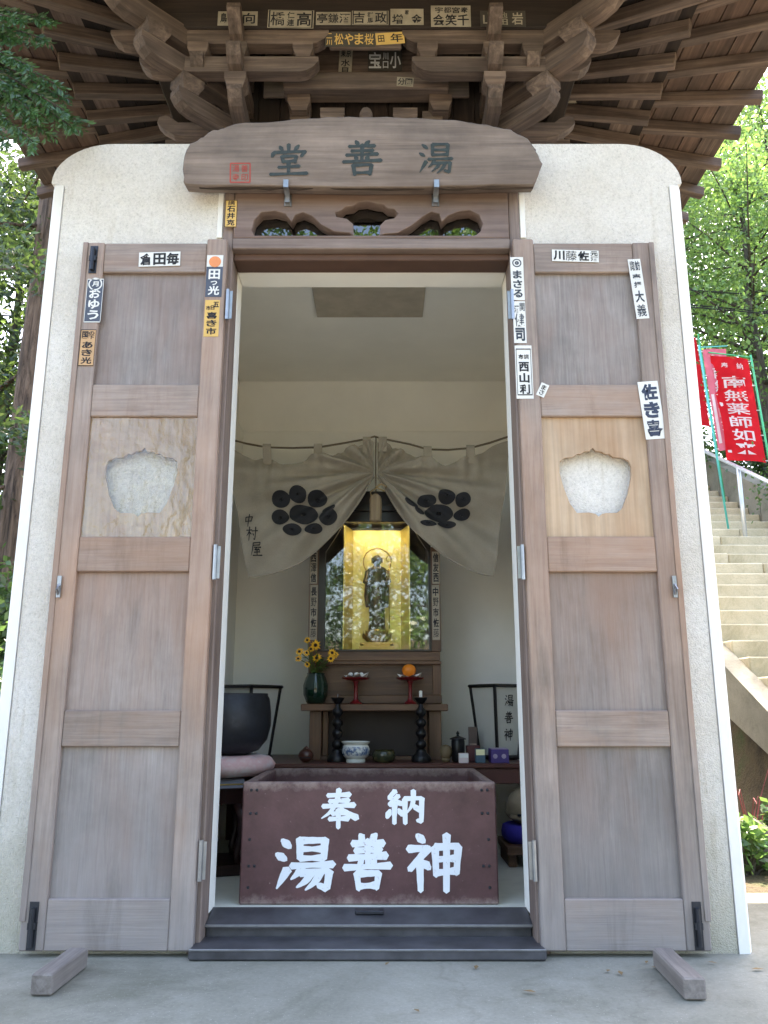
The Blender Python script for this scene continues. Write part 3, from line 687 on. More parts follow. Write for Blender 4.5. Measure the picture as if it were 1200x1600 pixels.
# the roof itself: pyramid over the boards
E0, zE = 2.37, 4.58
V = [(RX - E0, RY - E0, zE), (RX + E0, RY - E0, zE), (RX + E0, RY + E0, zE), (RX - E0, RY + E0, zE), (RX - E0, RY - E0, zE + .07), (RX + E0, RY - E0, zE + .07), (RX + E0, RY + E0, zE + .07), (RX - E0, RY + E0, zE + .07), (RX, RY, 6.6)]
V[0:4] = [(RX + sx * (E0 - .04), RY + sy * (E0 - .04), zE) for sx, sy in ((-1, -1), (1, -1), (1, 1), (-1, 1))]
zi = 4.78
V += [(RX + sx * 1.45, RY + sy * 1.45, zi) for sx, sy in ((-1, -1), (1, -1), (1, 1), (-1, 1))] + [(RX, RY, 5.2)]
F = [(0, 4, 5, 1), (1, 5, 6, 2), (2, 6, 7, 3), (3, 7, 4, 0), (4, 8, 5), (5, 8, 6), (6, 8, 7), (7, 8, 4)] + [(i, (i + 1) % 4, 9 + (i + 1) % 4, 9 + i) for i in range(4)] + [(9 + i, 9 + (i + 1) % 4, 13) for i in range(4)]
mobj('roof', V, F, plain('copper_roof', C(84, 96, 88), .6, .2, .2, 3), HALL)

# name slips pasted on the upper timbers
def up_slip(u0, v0, u1, v1, Y, cells, paper, ink, tilt=0, **k):
    a, b = at(u0, v0, Y), at(u1, v1, Y); c = (a + b) / 2
    return sticker(HALL, Vector((c.x, Y, c.z)), abs(b.x - a.x), abs(b.z - a.z), cells, paper, ink, tilt, **k)
Yp = PUR - .0505
up_slip(341, 18, 402, 40, Yp, row('島向', .06, .42) [:1] + row('向', .62, .95) + [('加', .44, .58, .5, .85), ('川', .44, .58, .1, .45)], PAPERD, BLACK)
up_slip(419, 16, 490, 44, Yp, row('橋', .05, .38) + row('高', .62, .95) + [('仁', .42, .58, .52, .9), ('連', .42, .58, .1, .48)], PAPERD, BLACK, .02, extra=[('frame', .02)])
up_slip(494, 19, 548, 39, Yp, row('亭鎌酒', .02, .98), PAPERD, BLACK)
up_slip(550, 17, 607, 39, Yp, row('吉', .04, .36) + row('政', .62, .96) + [('群', .42, .58, .52, .9), ('馬', .42, .58, .1, .48)], PAPERD, BLACK, extra=[('frame', .02)])
up_slip(610, 14, 662, 39, Yp, row('増', .04, .38, .05, .65) + row('金', .62, .96, .05, .65) + [('奉', .43, .57, .6, .92)], PAPERD, BLACK)
up_slip(673, 9, 736, 42, Yp, row('会笑千', .04, .96, .05, .58) + row('宇都宮奉', .1, .95, .64, .92), PAPERD, BLACK)
up_slip(750, 17, 822, 42, Yp, row('山', .05, .32) + row('岩', .68, .95) + [('池', .4, .6, .52, .9), ('田', .4, .6, .1, .48)], plain('dark_slip', C(70, 64, 58), .8), PAPERD)
Y2 = .29 - .0005
up_slip(508, 50, 586, 73, Y2, row('松やま桜', .18, .98) + [('二', .03, .14, .55, .9), ('川', .03, .14, .1, .45)], plain('dark_slip', C(70, 64, 58), .8), PAPERY)
up_slip(587, 51, 632, 69, Y2, row('年', .5, .95) + [('田', .08, .3, .2, .8)], PAPERY, BLACK, -.08)
up_slip(530, 74, 550, 120, 0.5290, col('水見', .15, .85, .05, .6) + row('東京', .1, .9, .66, .95), PAPERD, BLACK, .04)
up_slip(575, 78, 628, 111, 0.5290, row('宝', .02, .4) + row('小', .64, .98) + [('川', .44, .6, .52, .85), ('口', .44, .6, .12, .45)], plain('dark_slip', C(70, 64, 58), .8), PAPER)
up_slip(620, 121, 646, 135, .4435, row('分圃', .05, .95), PAPERD, BLACK, .06)
lathe('purlin_end', (at(572, 190, .4).x, .40, zat(196, .40)), [(.0, -.03), (.03, -.03), (.034, 0), (.034, .07), (.025, .09), (0, .095)], EW('x'), HALL, 14)
# slips on the rafters of the right and upper left eaves
Mtop = Matrix.Rotation(R(-90), 4, 'X')
sticker(HALL, Vector((1.22, 1.12, zraft(1.26) + .041)), .24, .07, row('金藤崎', .05, .95), PAPERD, BLACK, 0, Matrix.Rotation(R(-104), 4, 'X'))

# ================================================================== NAME BOARD
NB = thing('name_board', 'thick weathered plank with three carved characters hung over the doorway', 'sign', (0, -.14, 3.05))
YS = -.11
top = [(288, 287), (286, 264), (290, 242), (299, 229), (316, 221), (332, 211), (352, 207), (375, 200), (420, 198), (470, 194), (530, 191), (590, 191), (650, 193), (710, 196), (760, 202), (796, 209), (822, 222), (836, 238), (846, 256), (842, 272), (834, 287), (700, 289), (560, 290), (420, 289)]
zb0 = zat(288, YS); TILT = R(9)
loop = []
for u, v in top:
    p = at(u, v, YS); loop.append((p.x, zb0 + (p.z - zb0) / math.cos(TILT) * .99))
def densify(l, k=4, amp=.003, seed=2):
    rg = random.Random(seed); o = []
    for i in range(len(l)):
        a, b = l[i], l[(i + 1) % len(l)]
        for q in range(k): o.append((a[0] + (b[0] - a[0]) * q / k + rg.uniform(-amp, amp), a[1] + (b[1] - a[1]) * q / k + rg.uniform(-amp, amp)))
    return o
pl = plate('plank', [densify(loop)], YS, YS + .075, SW('x'), NB, bev=.006)
piv = Vector((0, YS + .04, zb0)); MT = Matrix.Translation(piv) @ Matrix.Rotation(TILT, 4, 'X') @ Matrix.Translation(-piv)
mw = MT @ Matrix.Translation(pl.location); pl.location = mw.translation; pl.rotation_euler = mw.to_euler(); pl.matrix_parent_inverse = wm(NB).inverted()
BARKE = wood('bark_edge_wood', C(52, 42, 36), C(84, 70, 62), C(112, 98, 90), 'x', 1.0, .9, bmp=.8)
rgb_ = random.Random(31)
for seg, nm in ((loop[3:18], 'bark_edge'), (loop[-4:] + loop[:1], 'bark_edge')):
    dn = []
    for i in range(len(seg) - 1):
        for q_ in range(6): t_ = q_ / 6; dn.append((seg[i][0] + (seg[i + 1][0] - seg[i][0]) * t_, seg[i][1] + (seg[i + 1][1] - seg[i][1]) * t_))
    tube(nm, [MT @ Vector((x_, YS + .02 + rgb_.uniform(-.006, .006), z_ + rgb_.uniform(-.003, .003) - (.011 if z_ > zb0 + .05 else -.008))) for x_, z_ in dn], [rgb_.uniform(.010, .016) for _ in dn], BARKE, NB, 7)
MF = MT @ Matrix.Translation((0, YS - .0015, 0))
def facept(u, v): p = at(u, v, YS); return p.x, zb0 + (p.z - zb0) / math.cos(TILT) * .99
CARVE = plain('carved_ink', C(36, 44, 43), .45, 0, .5, 60)
chs = []
for ch, u, v, wp, hp in (('堂', 452, 252, 60, 46), ('善', 566, 249, 62, 50), ('湯', 680, 249, 54, 44)):
    x, z = facept(u, v); a = facept(u - wp / 2, v - hp / 2); b = facept(u + wp / 2, v + hp / 2); chs.append((ch, x, z, b[0] - a[0], a[1] - b[1]))
brush('carved_character', chs, CARVE, NB, MF, 10, 4)
sx, sz = facept(376, 270); S2 = MF @ Matrix.Translation((sx, 0, sz))
Vt, Ft = text_vf([('湯', -.034, -.004, .004, .036), ('善', .004, .034, .004, .036), ('寺', -.034, -.004, -.036, -.004), ('印', .004, .034, -.036, -.004)], .01)
for x0, x1, z0, z1 in ((-.044, .044, .040, .046), (-.044, .044, -.046, -.040), (-.046, -.040, -.042, .042), (.040, .046, -.042, .042)):
    b_ = len(Vt); Vt += [(x0, 0, z0), (x1, 0, z0), (x1, 0, z1), (x0, 0, z1)]; Ft.append((b_, b_ + 1, b_ + 2, b_ + 3))
mobj('seal', [S2 @ Vector(v) for v in Vt], facing(Ft, Vt), REDINK, NB)
for u in (447, 682):
    x = xat(u, 290, YS); zz = zb0
    mb = MB(); mb.boxx(x - .011, x + .011, YS - .012, YS - .004, zz - .012, zz + .016); mb.boxx(x - .011, x + .011, YS - .012, YS + .07, zz - .022, zz - .012)
    mb.boxx(x - .011, x + .011, YS + .055, YS + .08, zz - .05, zz - .012)
    mb.boxx(x - .016, x + .016, YS + .075, YS + .0825, zz - .055, zz + .0)
    mb.build('support_hook', STEEL, NB)

# ================================================================== DOORS
YD0, YD1 = -.06, -.018
def pd(u, v): p = at(u, v, YD0); return p.x, p.z
HOLE = [(265, 1040), (290, 1022), (325, 1020), (348, 1004), (362, 1006), (380, 993), (404, 993), (419, 976), (434, 992), (458, 993), (480, 1006), (494, 1003), (515, 1020), (556, 1022), (585, 1036), (598, 1062), (599, 1110), (583, 1190), (556, 1258), (530, 1278), (480, 1279), (462, 1283), (446, 1296), (430, 1282), (400, 1276), (345, 1279), (312, 1234), (280, 1150), (264, 1090)]
holeR = [pd(780 + x / 2.963, 360 + y / 2.963) for x, y in HOLE]
hcx = sum(p[0] for p in holeR) / len(holeR); hcz = sum(p[1] for p in holeR) / len(holeR)
FILM = glassmat('clear_film', .8, .02, .9, bsc=9)
def door(s, label):
    xi, xo = (-.628, -1.25) if s < 0 else (.620, 1.228)
    D = thing('door_leaf', label, 'door', ((xi + xo) / 2, -.04, .015), 'folding doors of the hall')
    zt, zb_ = 2.845, .022
    sw = .088
    a0, a1 = min(xi, xo), max(xi, xo)
    bx('stile', xo, xo - s * -sw if False else xo - s * sw, YD0, YD1, zb_, zt, DW('z'), D, .005)
    bx('stile', xi, xi + s * sw, YD0, YD1, zb_, zt + .018, DW('z'), D, .005)
    p0, p1 = min(xi + s * sw, xo - s * sw), max(xi + s * sw, xo - s * sw)
    rails = [(2.742, zt - .002), (2.125, 2.27), (1.49, 1.625), (.795, .935), (zb_, .232)]
    zv = lambda v: zat(v, YD0)
    rails = [(zv(425), zt - .002), (zv(650), zv(600)), (zv(893), zv(838)), (zv(1167), zv(1110)), (zb_, zv(1405))]
    for z0, z1 in rails: bx('rail', p0 + .0005, p1 - .0005, YD0 + .003, YD1 - .001, z0, z1, DW('x'), D, .004)
    for i in range(4):
        z0, z1 = rails[i + 1][1], rails[i][0]
        if i == 1:
            cx, cz = (p0 + p1) / 2 + (.0 if s > 0 else .0), (z0 + z1) / 2 + .0
            hl = [(cx + (x - hcx) * s, cz + (z - hcz)) for x, z in holeR]
            pn = plate('panel', [[(p0 - .004, z0 - .004), (p1 + .004, z0 - .004), (p1 + .004, z1 + .004), (p0 - .004, z1 + .004)], hl], YD0 + .020, YD1 - .006, HP('z'), D)
            tag(pn, 'pale wooden panel with a scalloped cutout')
            if s < 0: bx('clear_film', p0 + .002, p1 - .002, YD0 + .0165, YD0 + .018, z0 + .002, z1 - .002, FILM, D, 0)
            # bare rails round the panel
        else:
            bx('panel', p0 - .004, p1 + .004, YD0 + .022, YD1 - .006, z0 - .004, z1 + .004, DP('z'), D, 0)
    # astragal strip on the free edge
    bx('edge_strip', xo - s * .018, xo + s * .004, YD0 - .006, YD0 - .0005, zb_ + .1, zt - .002, DW('z'), D, .002)
    # flush bolts, pull and hinges
    xh = xo - s * .045
    for z, hh in ((zt - .085, .13), (zb_ + .085, .16)):
        mb = MB(); mb.boxx(xh - .016, xh + .016, YD0 - .004, YD0 + .0005, z - hh / 2, z + hh / 2); mb.add(tube_vf([(xh, YD0 - .012, z - hh * .42), (xh, YD0 - .012, z + hh * .38)], .009, 8)); mb.boxx(xh - .014, xh + .014, YD0 - .016, YD0, z - .01, z + .012)
        if s < 0 or z < 1: mb.build('bolt', DARKSTEEL, D)
    xq = xo - s * .03; zz = zv(922)
    mb = MB(); mb.boxx(xq - .008, xq + .008, YD0 - .012, YD0 - .006, zz - .03, zz + .055); mb.add(tube_vf([(xq, YD0 - .006, zz - .02), (xq, YD0 - .03, zz), (xq, YD0 - .012, zz + .02)], .006, 6)); mb.build('pull', STEEL, D)
    for v in (475, 878, 1345):
        z = zv(v); mb = MB(); xx = xi - s * .013
        mb.add(tube_vf([(xx, YD0 + .004, z - .07), (xx, YD0 + .004, z + .07)], .0085, 8)); mb.boxx(min(xx, xx - s * .02), max(xx, xx - s * .02), YD0 + .006, YD0 + .009, z - .065, z + .065)
        mb.build('hinge', STEEL, D)
    return D
DL = door(-1, 'panelled wooden door leaf with dark and yellow name slips beside the black bowl side')
DL['label'] = 'open wooden door leaf with clear film over its cutout panel'
DR = door(1, 'open wooden door leaf bearing the large white slip, its cutout panel bare')
Yk = YD0 - .0004
def slip(D, u0, v0, u1, v1, cells, paper, ink, tilt=0, **k):
    a, b = at(u0, v0, Yk), at(u1, v1, Yk); c = (a + b) / 2
    return sticker(D, Vector((c.x, Yk, c.z)), abs(b.x - a.x), abs(b.z - a.z), cells, paper, ink, tilt, **k)
slip(DL, 218, 394, 281, 416, row('倉田毎', .02, .98, .08, .92), PAPER, BLACK, -.03, off=.035)
slip(DL, 137, 436, 157, 504, col('おゆう', .18, .86, .05, .78) + [('月', .3, .7, .82, .94)], NAVY, PAPER, off=.03, extra=[('ring', .5, .88, .42, .08), ('frame', .0)])
slip(DL, 127, 515, 146, 572, col('あき光', .15, .85, .04, .68) + [('国', .1, .5, .74, .95), ('の', .52, .9, .84, .95), ('下', .52, .9, .73, .83)], PAPERB, BLACK, off=.03, extra=[('frame', .0)])
slip(DL, 324, 399, 346, 464, [('田', .15, .85, .42, .66), ('つ', .3, .7, .28, .38), ('光', .15, .85, .04, .26)], NAVY, PAPER, off=.03, extra=[('block', .0, 1, .72, 1.0)])
lathe_c = at(336, 409, Yk - .0024)
cr = MB(); Vc, Fc = lathe_vf([(.0, 0), (.026, 0), (.026, .001), (0, .001)], 20); cr.add(([(lathe_c.x + x, lathe_c.y - z, lathe_c.z + y) for x, y, z in Vc], Fc)); cr.build('orange_crest', plain('orange_ink', C(222, 140, 92), .7), DL)
slip(DL, 321, 469, 341, 526, col('喜き市', .15, .85, .04, .68) + [('五', .55, .95, .8, .95), ('日', .4, .65, .73, .85), ('市', .08, .38, .72, .84)], PAPERY, BLACK, off=.03)
slip(DR, 862, 391, 936, 409, row('川藤佐', .02, .80, .08, .92) + [('元', .82, .98, .52, .92), ('酒', .82, .98, .08, .48)], PAPER, BLACK, .03, off=.035)
slip(DR, 797, 402, 820, 469, col('まさる', .15, .85, .04, .7) , PAPER, INKG, off=.035, extra=[('ring', .5, .86, .36, .09), ('ring', .5, .86, .16, .12)])
slip(DR, 801, 471, 823, 536, col('健司', .12, .88, .03, .72) + [('関', .55, .95, .76, .96), ('酒', .1, .48, .72, .9)], PAPER, INKG, off=.035)
slip(DR, 804, 540, 834, 623, col('西山利', .2, .8, .07, .7) + [('布', .2, .48, .74, .83), ('調', .52, .8, .74, .83)], PAPER, BLACK, off=.035, extra=[('frame', .06)])
slip(DR, 841, 599, 855, 620, col('まさ', .2, .8, .1, .9), PAPER, BLACK, .45)
slip(DR, 984, 405, 1011, 498, col('大義', .14, .86, .02, .48) + col('壱拝', .2, .8, .5, .76) + [('諏', .1, .48, .8, .97), ('訪', .52, .9, .8, .97)], PAPER, INKG, -.07, off=.03)
slip(DR, 999, 596, 1038, 686, col('佐き喜', .12, .9, .03, .97), PAPER, plain('blue_black_ink', C(48, 58, 80), .7), -.07, off=.05)
ps = at(361, 334, YT - .0125)
sticker(HALL, Vector((ps.x, YT - .0125, ps.z)), .052, .135, col('石井克', .15, .85, .04, .8) + [('講', .2, .8, .82, .97)], PAPERY, BLACK, off=.03, extra=[('frame', .0)])
# timber props lying before the doors
for s, x0, x1, yA, yB, lab in ((-1, -1.005, -.995, -.46, -.17, 'short square timber lying before the film-covered door leaf'), (1, 1.005, 1.015, -.50, -.17, 'short square timber lying before the door leaf with the large slip')):
    P = beam('timber_prop', (x0, yA, .034), (x1, yB, .034), .068, .062, wood('prop_wood', C(112, 104, 98), C(140, 130, 124), C(160, 152, 146), 'x', 1.0, .8), None, .005)
    tag(P, lab, 'timber', 'timber props on the apron')
# ================================================================== INSIDE: offering box
FZ = .105
LACQ = None
def lacquer(name, a, b_, wear):
    m, nt, b = newmat(name); mp = coords(nt, (1, 1, 1), False); n = noise(nt, mp, 7, 7, .7); n2 = noise(nt, mp, 55, 4, .7)
    r = ramp(nt, n, [(.3, a), (.7, b_)]); wr = ramp(nt, n2, [(.66, (0, 0, 0, 1)), (.74, (.8, .8, .8, 1))])
    # scuffed edges: worn near the upper and lower rim of the box
    tc = N(nt, 'ShaderNodeTexCoord'); sp = N(nt, 'ShaderNodeSeparateXYZ'); nt.links.new(tc.outputs['Object'], sp.inputs[0])
    ab = N(nt, 'ShaderNodeMath', operation='ABSOLUTE'); nt.links.new(sp.outputs['Z'], ab.inputs[0])
    mr = N(nt, 'ShaderNodeMapRange'); mr.inputs['From Min'].default_value = .15; mr.inputs['From Max'].default_value = .24; nt.links.new(ab.outputs[0], mr.inputs['Value'])
    nn = noise(nt, mp, 18, 6, .75); mm = N(nt, 'ShaderNodeMath', operation='MULTIPLY'); nt.links.new(mr.outputs[0], mm.inputs[0]); nt.links.new(nn.outputs[0], mm.inputs[1])
    e = ramp(nt, mm, [(.27, (0, 0, 0, 1)), (.50, (.75, .75, .75, 1))], 0)
    c = mixc(nt, wr, r, wear); c = mixc(nt, e, c, wear); nt.links.new(c.outputs[0], b.inputs['Base Color']); b.inputs['Roughness'].default_value = .42; bump(nt, b, n2, .15, .003); return m
LACQ = lacquer('red_brown_lacquer', C(70, 44, 46), C(98, 66, 68), C(150, 132, 126))
OB = thing('offering_box', 'open red-brown lacquered offering box with large white painted characters', 'offering box', (-.004, .65, FZ))
bx0, bx1, by0, by1, bz1 = -.522, .514, .262, 1.06, .572
bx('front_board', bx0, bx1, by0, by0 + .035, FZ + .001, bz1, LACQ, OB, .006)
bx('back_board', bx0 + .002, bx1 - .002, by1 - .035, by1, FZ + .001, bz1 - .001, LACQ, OB, .006)
for xa, xb in ((bx0 + .001, bx0 + .037), (bx1 - .037, bx1 - .001)): bx('side_board', xa, xb, by0 + .0355, by1 - .0355, FZ + .001, bz1 - .001, LACQ, OB, .006)
bx('inner_slope', bx0 + .04, bx1 - .04, by0 + .036, by1 - .036, bz1 - .12, bz1 - .10, LACQ, OB, 0)
for xs_ in (-1, 1):
    for zz in (.54, .45, .35, .25, .17):
        for q in (.035, .058):
            xx = (bx0 if xs_ < 0 else bx1) - xs_ * q
            if (zz, q) in ((.35, .058), (.17, .058)): continue
            Vv, Ff = lathe_vf([(.0065, 0), (.0045, .004), (0, .0055)], 8); mobj('rivet', [(xx + v[0], by0 - v[2] + .0002, zz + v[1]) for v in Vv], Ff, DARKSTEEL, OB)
MFb = Matrix.Translation((0, by0 - .0012, 0))
def fp(u, v): p = at(u, v, by0); return p.x, p.z
chs = []
for ch, u0, v0, u1, v1 in (('奉', 499, 1231, 560, 1294), ('納', 600, 1233, 662, 1288), ('湯', 431, 1306, 520, 1391), ('善', 537, 1302, 612, 1391), ('神', 634, 1303, 722, 1393)):
    a, b_ = fp(u0, v0), fp(u1, v1); chs.append((ch, (a[0] + b_[0]) / 2, (a[1] + b_[1]) / 2, b_[0] - a[0], a[1] - b_[1]))
brush('painted_character', chs, WHITEP, OB, MFb, 13, 8)

# ------------------------------------------------------------------ long back table
RED_W = plain('dark_red_table_lacquer', C(78, 42, 36), .4, 0, .2, 6)
TZ = .588
TB = thing('long_table', 'long low dark red wooden table along the back wall', 'table', (-.06, 1.4, FZ))
bx('table_top', -.90, .80, 1.13, 1.98, TZ - .022, TZ, RED_W, TB, .004)
bx('apron', -.87, .77, 1.15, 1.175, TZ - .10, TZ - .0225, RED_W, TB, .003)
for x in (-.86, -.30, .25, .58):
    for y in (1.19, 1.93): bx('leg', x - .025, x + .025, y - .025, y + .025, FZ + .001, TZ - .0225, RED_W, TB, .003)
# ------------------------------------------------------------------ altar stand
AS = thing('altar_stand', 'brown wooden altar stand with open front carrying the glass cabinet', 'altar', (0, 1.6, TZ))
SZ0, SZ = .850, .888
bx('shelf_board', xat(470, 1100, 1.38), xat(700, 1100, 1.38), 1.38, 1.96, SZ0, SZ, AW('x'), AS, .004)
lx0, lx1, rx0, rx1 = xat(483, 1150, 1.42), xat(502, 1150, 1.42), xat(670, 1150, 1.42), xat(690, 1150, 1.42)
for xa, xb in ((lx0, lx1), (rx0, rx1)):
    for y in (1.42, 1.88): bx('leg', xa, xb, y, y + .05, TZ + .0005, SZ0 - .0005, AW('z'), AS, .003)
for xa, xb in ((lx1 + .004, lx1 + .035), (rx0 - .035, rx0 - .004)): bx('inner_post', xa, xb, 1.46, 1.49, TZ + .02, SZ0 - .001, AW('z'), AS, .003)
bx('foot_rail', lx1 + .0005, rx0 - .0005, 1.425, 1.46, TZ + .0005, TZ + .02, AW('x'), AS, .002)
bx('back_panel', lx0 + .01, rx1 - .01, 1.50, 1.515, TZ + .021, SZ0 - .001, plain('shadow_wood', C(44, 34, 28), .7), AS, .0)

# ------------------------------------------------------------------ glass cabinet with the statue
CB = thing('glass_cabinet', 'dark wooden shrine cabinet with arched glass front and gold-lined inside', 'cabinet', (.0, 1.7, SZ + .0005))
YC = 1.55; CYB = 1.95
cx0, cx1 = xat(497, 920, YC), xat(674, 920, YC)
gz0, gz1 = zat(1018, YC), zat(815, YC)
DKW = plain('black_brown_lacquer', C(34, 26, 24), .35, 0, .2, 8)
b0 = SZ + .0008
bx('base_frame', cx0 - .05, cx1 + .05, YC - .02, CYB, b0, b0 + .05, AW('x'), CB, .004)
bx('base_panel', cx0 - .03, cx1 + .03, YC + .012, YC + .03, b0 + .0505, gz0 - .075, AW('x'), CB, .0)
for xa, xb in ((cx0 - .048, cx0 + .0), (cx1 - .0, cx1 + .048)): bx('base_post', xa, xb, YC - .01, YC + .035, b0 + .0505, gz0 - .0755, AW('z'), CB, .003)
bx('base_molding', cx0 - .05, cx1 + .05, YC - .025, YC + .04, gz0 - .075, gz0 - .055, wood('altar_light_wood', C(92, 62, 44), C(120, 86, 62), C(142, 108, 80), 'x', 1.0, .5), CB, .003)
bx('base_cap', cx0 - .045, cx1 + .045, YC - .012, YC + .04, gz0 - .0545, gz0 - .001, AW('x'), CB, .003)
bx('base_box', cx0 - .02, cx1 + .02, YC + .041, CYB - .001, b0 + .0505, gz0 - .002, AW('x'), CB, .0)
# frame with arched opening
xm = (cx0 + cx1) / 2; gx0, gx1 = xat(508, 920, YC), xat(673, 920, YC) - .012
zc0, zc1 = zat(862, YC), gz1
outer = [(cx0, gz0), (cx1, gz0), (cx1, gz1 + .06), (cx0, gz1 + .06)]
inner = [(gx0, gz0 + .012), (gx1, gz0 + .012), (gx1, zc0), (gx1 - .045, zc0 + .07), (gx1 - .11, zc1), (gx0 + .11, zc1), (gx0 + .045, zc0 + .07), (gx0, zc0)]
plate('front_frame', [outer, inner], YC, YC + .03, DKW, CB, .002)
bx('crown_board', cx0 - .03, cx1 + .03, YC - .02, CYB, gz1 + .061, gz1 + .10, DKW, CB, .004)
bx('upper_crown', cx0 + .02, cx1 - .02, YC - .0, CYB, gz1 + .1005, gz1 + .19, DKW, CB, .004)
GLASS = glassmat('cabinet_glass', 1.9, 0.02, .008, bsc=2.0)
bx('front_pane', cx0 + .004, cx1 - .004, YC + .031, YC + .034, gz0 + .001, gz1 + .05, GLASS, CB, 0)
for xa, xb in ((cx0 + .0005, cx0 + .012), (cx1 - .012, cx1 - .0005)): bx('side_panel', xa, xb, YC + .035, CYB, gz0, gz1 + .06, DKW, CB, 0)
GOLD = plain('gold_leaf', C(226, 208, 124), .4, .5, .12, 12, .1)
bx('back_panel', cx0 + .013, cx1 - .013, CYB - .012, CYB, gz0, gz1 + .06, DKW, CB, 0)
hx0, hx1 = xat(541, 920, 1.75), xat(636, 920, 1.75)
# gold niche behind the statue: back and two splayed wings
V = [(hx0 - .01, 1.74, gz0 + .001), (hx0 + .035, 1.90, gz0 + .001), (hx1 - .035, 1.90, gz0 + .001), (hx1 + .01, 1.74, gz0 + .001)]
V = V + [(x, y, gz1 + .02) for x, y, z in V]; V2 = [(x, y + .008, z) for x, y, z in V]
mobj('gold_niche', V + V2, [(0, 1, 5, 4), (1, 2, 6, 5), (2, 3, 7, 6), (9, 8, 12, 13), (10, 9, 13, 14), (11, 10, 14, 15), (0, 4, 12, 8), (3, 11, 15, 7)], GOLD, CB)
for x in (hx0 - .014, hx1 + .014): bx('niche_post', x - .004, x + .004, 1.732, 1.7395, gz0 + .001, gz1 + .02, GOLD, CB, .001)
bx('niche_floor', cx0 + .013, cx1 - .013, YC + .035, CYB - .013, gz0 - .0005, gz0 + .0005, GOLD, CB, 0)
# small strip lamp under the cabinet's head, lit
LM = bpy.data.materials.new('lit_lamp'); LM.use_nodes = True; _n = LM.node_tree; _b = _n.nodes['Principled BSDF']; _b.inputs['Emission Color'].default_value = (1, .93, .74, 1); _b.inputs['Emission Strength'].default_value = 4.2; _b.inputs['Base Color'].default_value = (1, .9, .7, 1)
bx('strip_lamp', hx0 + .02, hx1 - .02, YC + .06, YC + .085, gz1 + .025, gz1 + .04, LM, CB, .002)
bx('cabinet_top', cx0 + .0125, cx1 - .0125, YC + .036, CYB - .013, gz1 + .045, gz1 + .058, DKW, CB, 0)
# slips pasted on the cabinet's edge posts
for u, sgn in ((490, -1), (681, 1)):
    for k, (v0, v1, chs_) in enumerate(((862, 912, '西澤信' if sgn < 0 else '信友西'), (914, 1000, '長野市佐藤' if sgn < 0 else '中野市佐藤'))):
        a = at(u, v0, YC - .013); b_ = at(u, v1, YC - .013); c = (a + b_) / 2
        sticker(CB, Vector((c.x, YC - .013, c.z)), .044, (a.z - b_.z), col(chs_, .12, .88, .03, .97), PAPERD, BLACK, off=.03)
    xx = xat(u, 930, YC - .012); bx('edge_post', xx - .027, xx + .027, YC - .0125, YC + .03, gz0, zat(855, YC), AW('z'), CB, .002)

# ------------------------------------------------------------------ statue
BRONZE = plain('dark_bronze', C(84, 68, 46), .38, .55, .25, 14)
GILT = plain('gilt_bronze', C(186, 156, 90), .35, .85, .2, 16)
SX, SY = xat(589, 930, 1.70), 1.70
s0 = gz0 + .0012
STT = thing('buddha_statue', 'small standing bronze robed statue with ring halo on tiered lotus pedestal', 'statue', (SX, SY, s0))
pz1 = zat(985, SY) - s0
mb = MB()
for (w_, d_, za, zb2) in ((.125, .085, 0, .02), (.105, .075, .02, .032), (.08, .06, .032, .048), (.10, .075, .048, .058)):
    mb.boxx(SX - w_, SX + w_, SY - d_, SY + d_, s0 + za, s0 + zb2)
mb.build('pedestal', GILT, STT)
# lotus seat
mb = MB(); zl0 = s0 + .058; hl_ = max(.03, pz1 - .058)
for ring, r0, n_ in ((0, .086, 14), (1, .078, 14)):
    for k in range(n_):
        a = 2 * PI * (k + ring * .5) / n_; d = Vector((math.cos(a), math.sin(a), 0)); t = Vector((-d.y, d.x, 0)); p = Vector((SX, SY, zl0))
        zt_ = hl_ * (.75 + .25 * ring); P = [p + d * (r0 * .55), p + d * r0 + t * .017 + Vector((0, 0, zt_ * .5)), p + d * (r0 + .006) + Vector((0, 0, zt_)), p + d * r0 - t * .017 + Vector((0, 0, zt_ * .5)), p + d * (r0 * .9) + Vector((0, 0, zt_ * .55))]
        mb.add(([q for q in P], [(0, 1, 4), (1, 2, 4), (2, 3, 4), (3, 0, 4)]))
mb.add(lathe_vf([(.036, 0), (.055, hl_ * .6), (.058, hl_), (0, hl_)], 20, (SX, SY, zl0)))
mb.build('lotus_seat', GILT, STT, True)
# robed body: stacked cross sections, with sleeve drapes; one continuous surface
zb_ = zl0 + hl_ - .002; zt_ = zat(868, SY); H = zt_ - zb_
secs = [(0, .052, .044), (.06, .05, .042), (.15, .046, .038), (.28, .047, .036), (.40, .052, .037), (.50, .060, .040), (.60, .064, .042), (.68, .062, .042), (.75, .060, .042), (.80, .062, .040), (.83, .050, .034), (.85, .024, .022), (.875, .020, .020), (.89, .026, .028), (.915, .030, .033), (.945, .031, .034), (.975, .025, .028), (.995, .013, .014), (1.0, .001, .001)]
V, F = [], []; nn_ = 28
for i, (t, rx, ry) in enumerate(secs):
    for k in range(nn_):
        a = 2 * PI * k / nn_
        fold = (1 + .055 * math.sin(a * 7 + t * 9) * (1 if t < .8 else 0) + .05 * math.sin(a * 3) * (1 if .35 < t < .7 else 0))
        V.append((SX + rx * fold * math.cos(a), SY + ry * fold * math.sin(a) - (.008 if t > .86 else 0), zb_ + t * H))
for i in range(len(secs) - 1):
    for k in range(nn_): F.append((i * nn_ + k, i * nn_ + (k + 1) % nn_, (i + 1) * nn_ + (k + 1) % nn_, (i + 1) * nn_ + k))
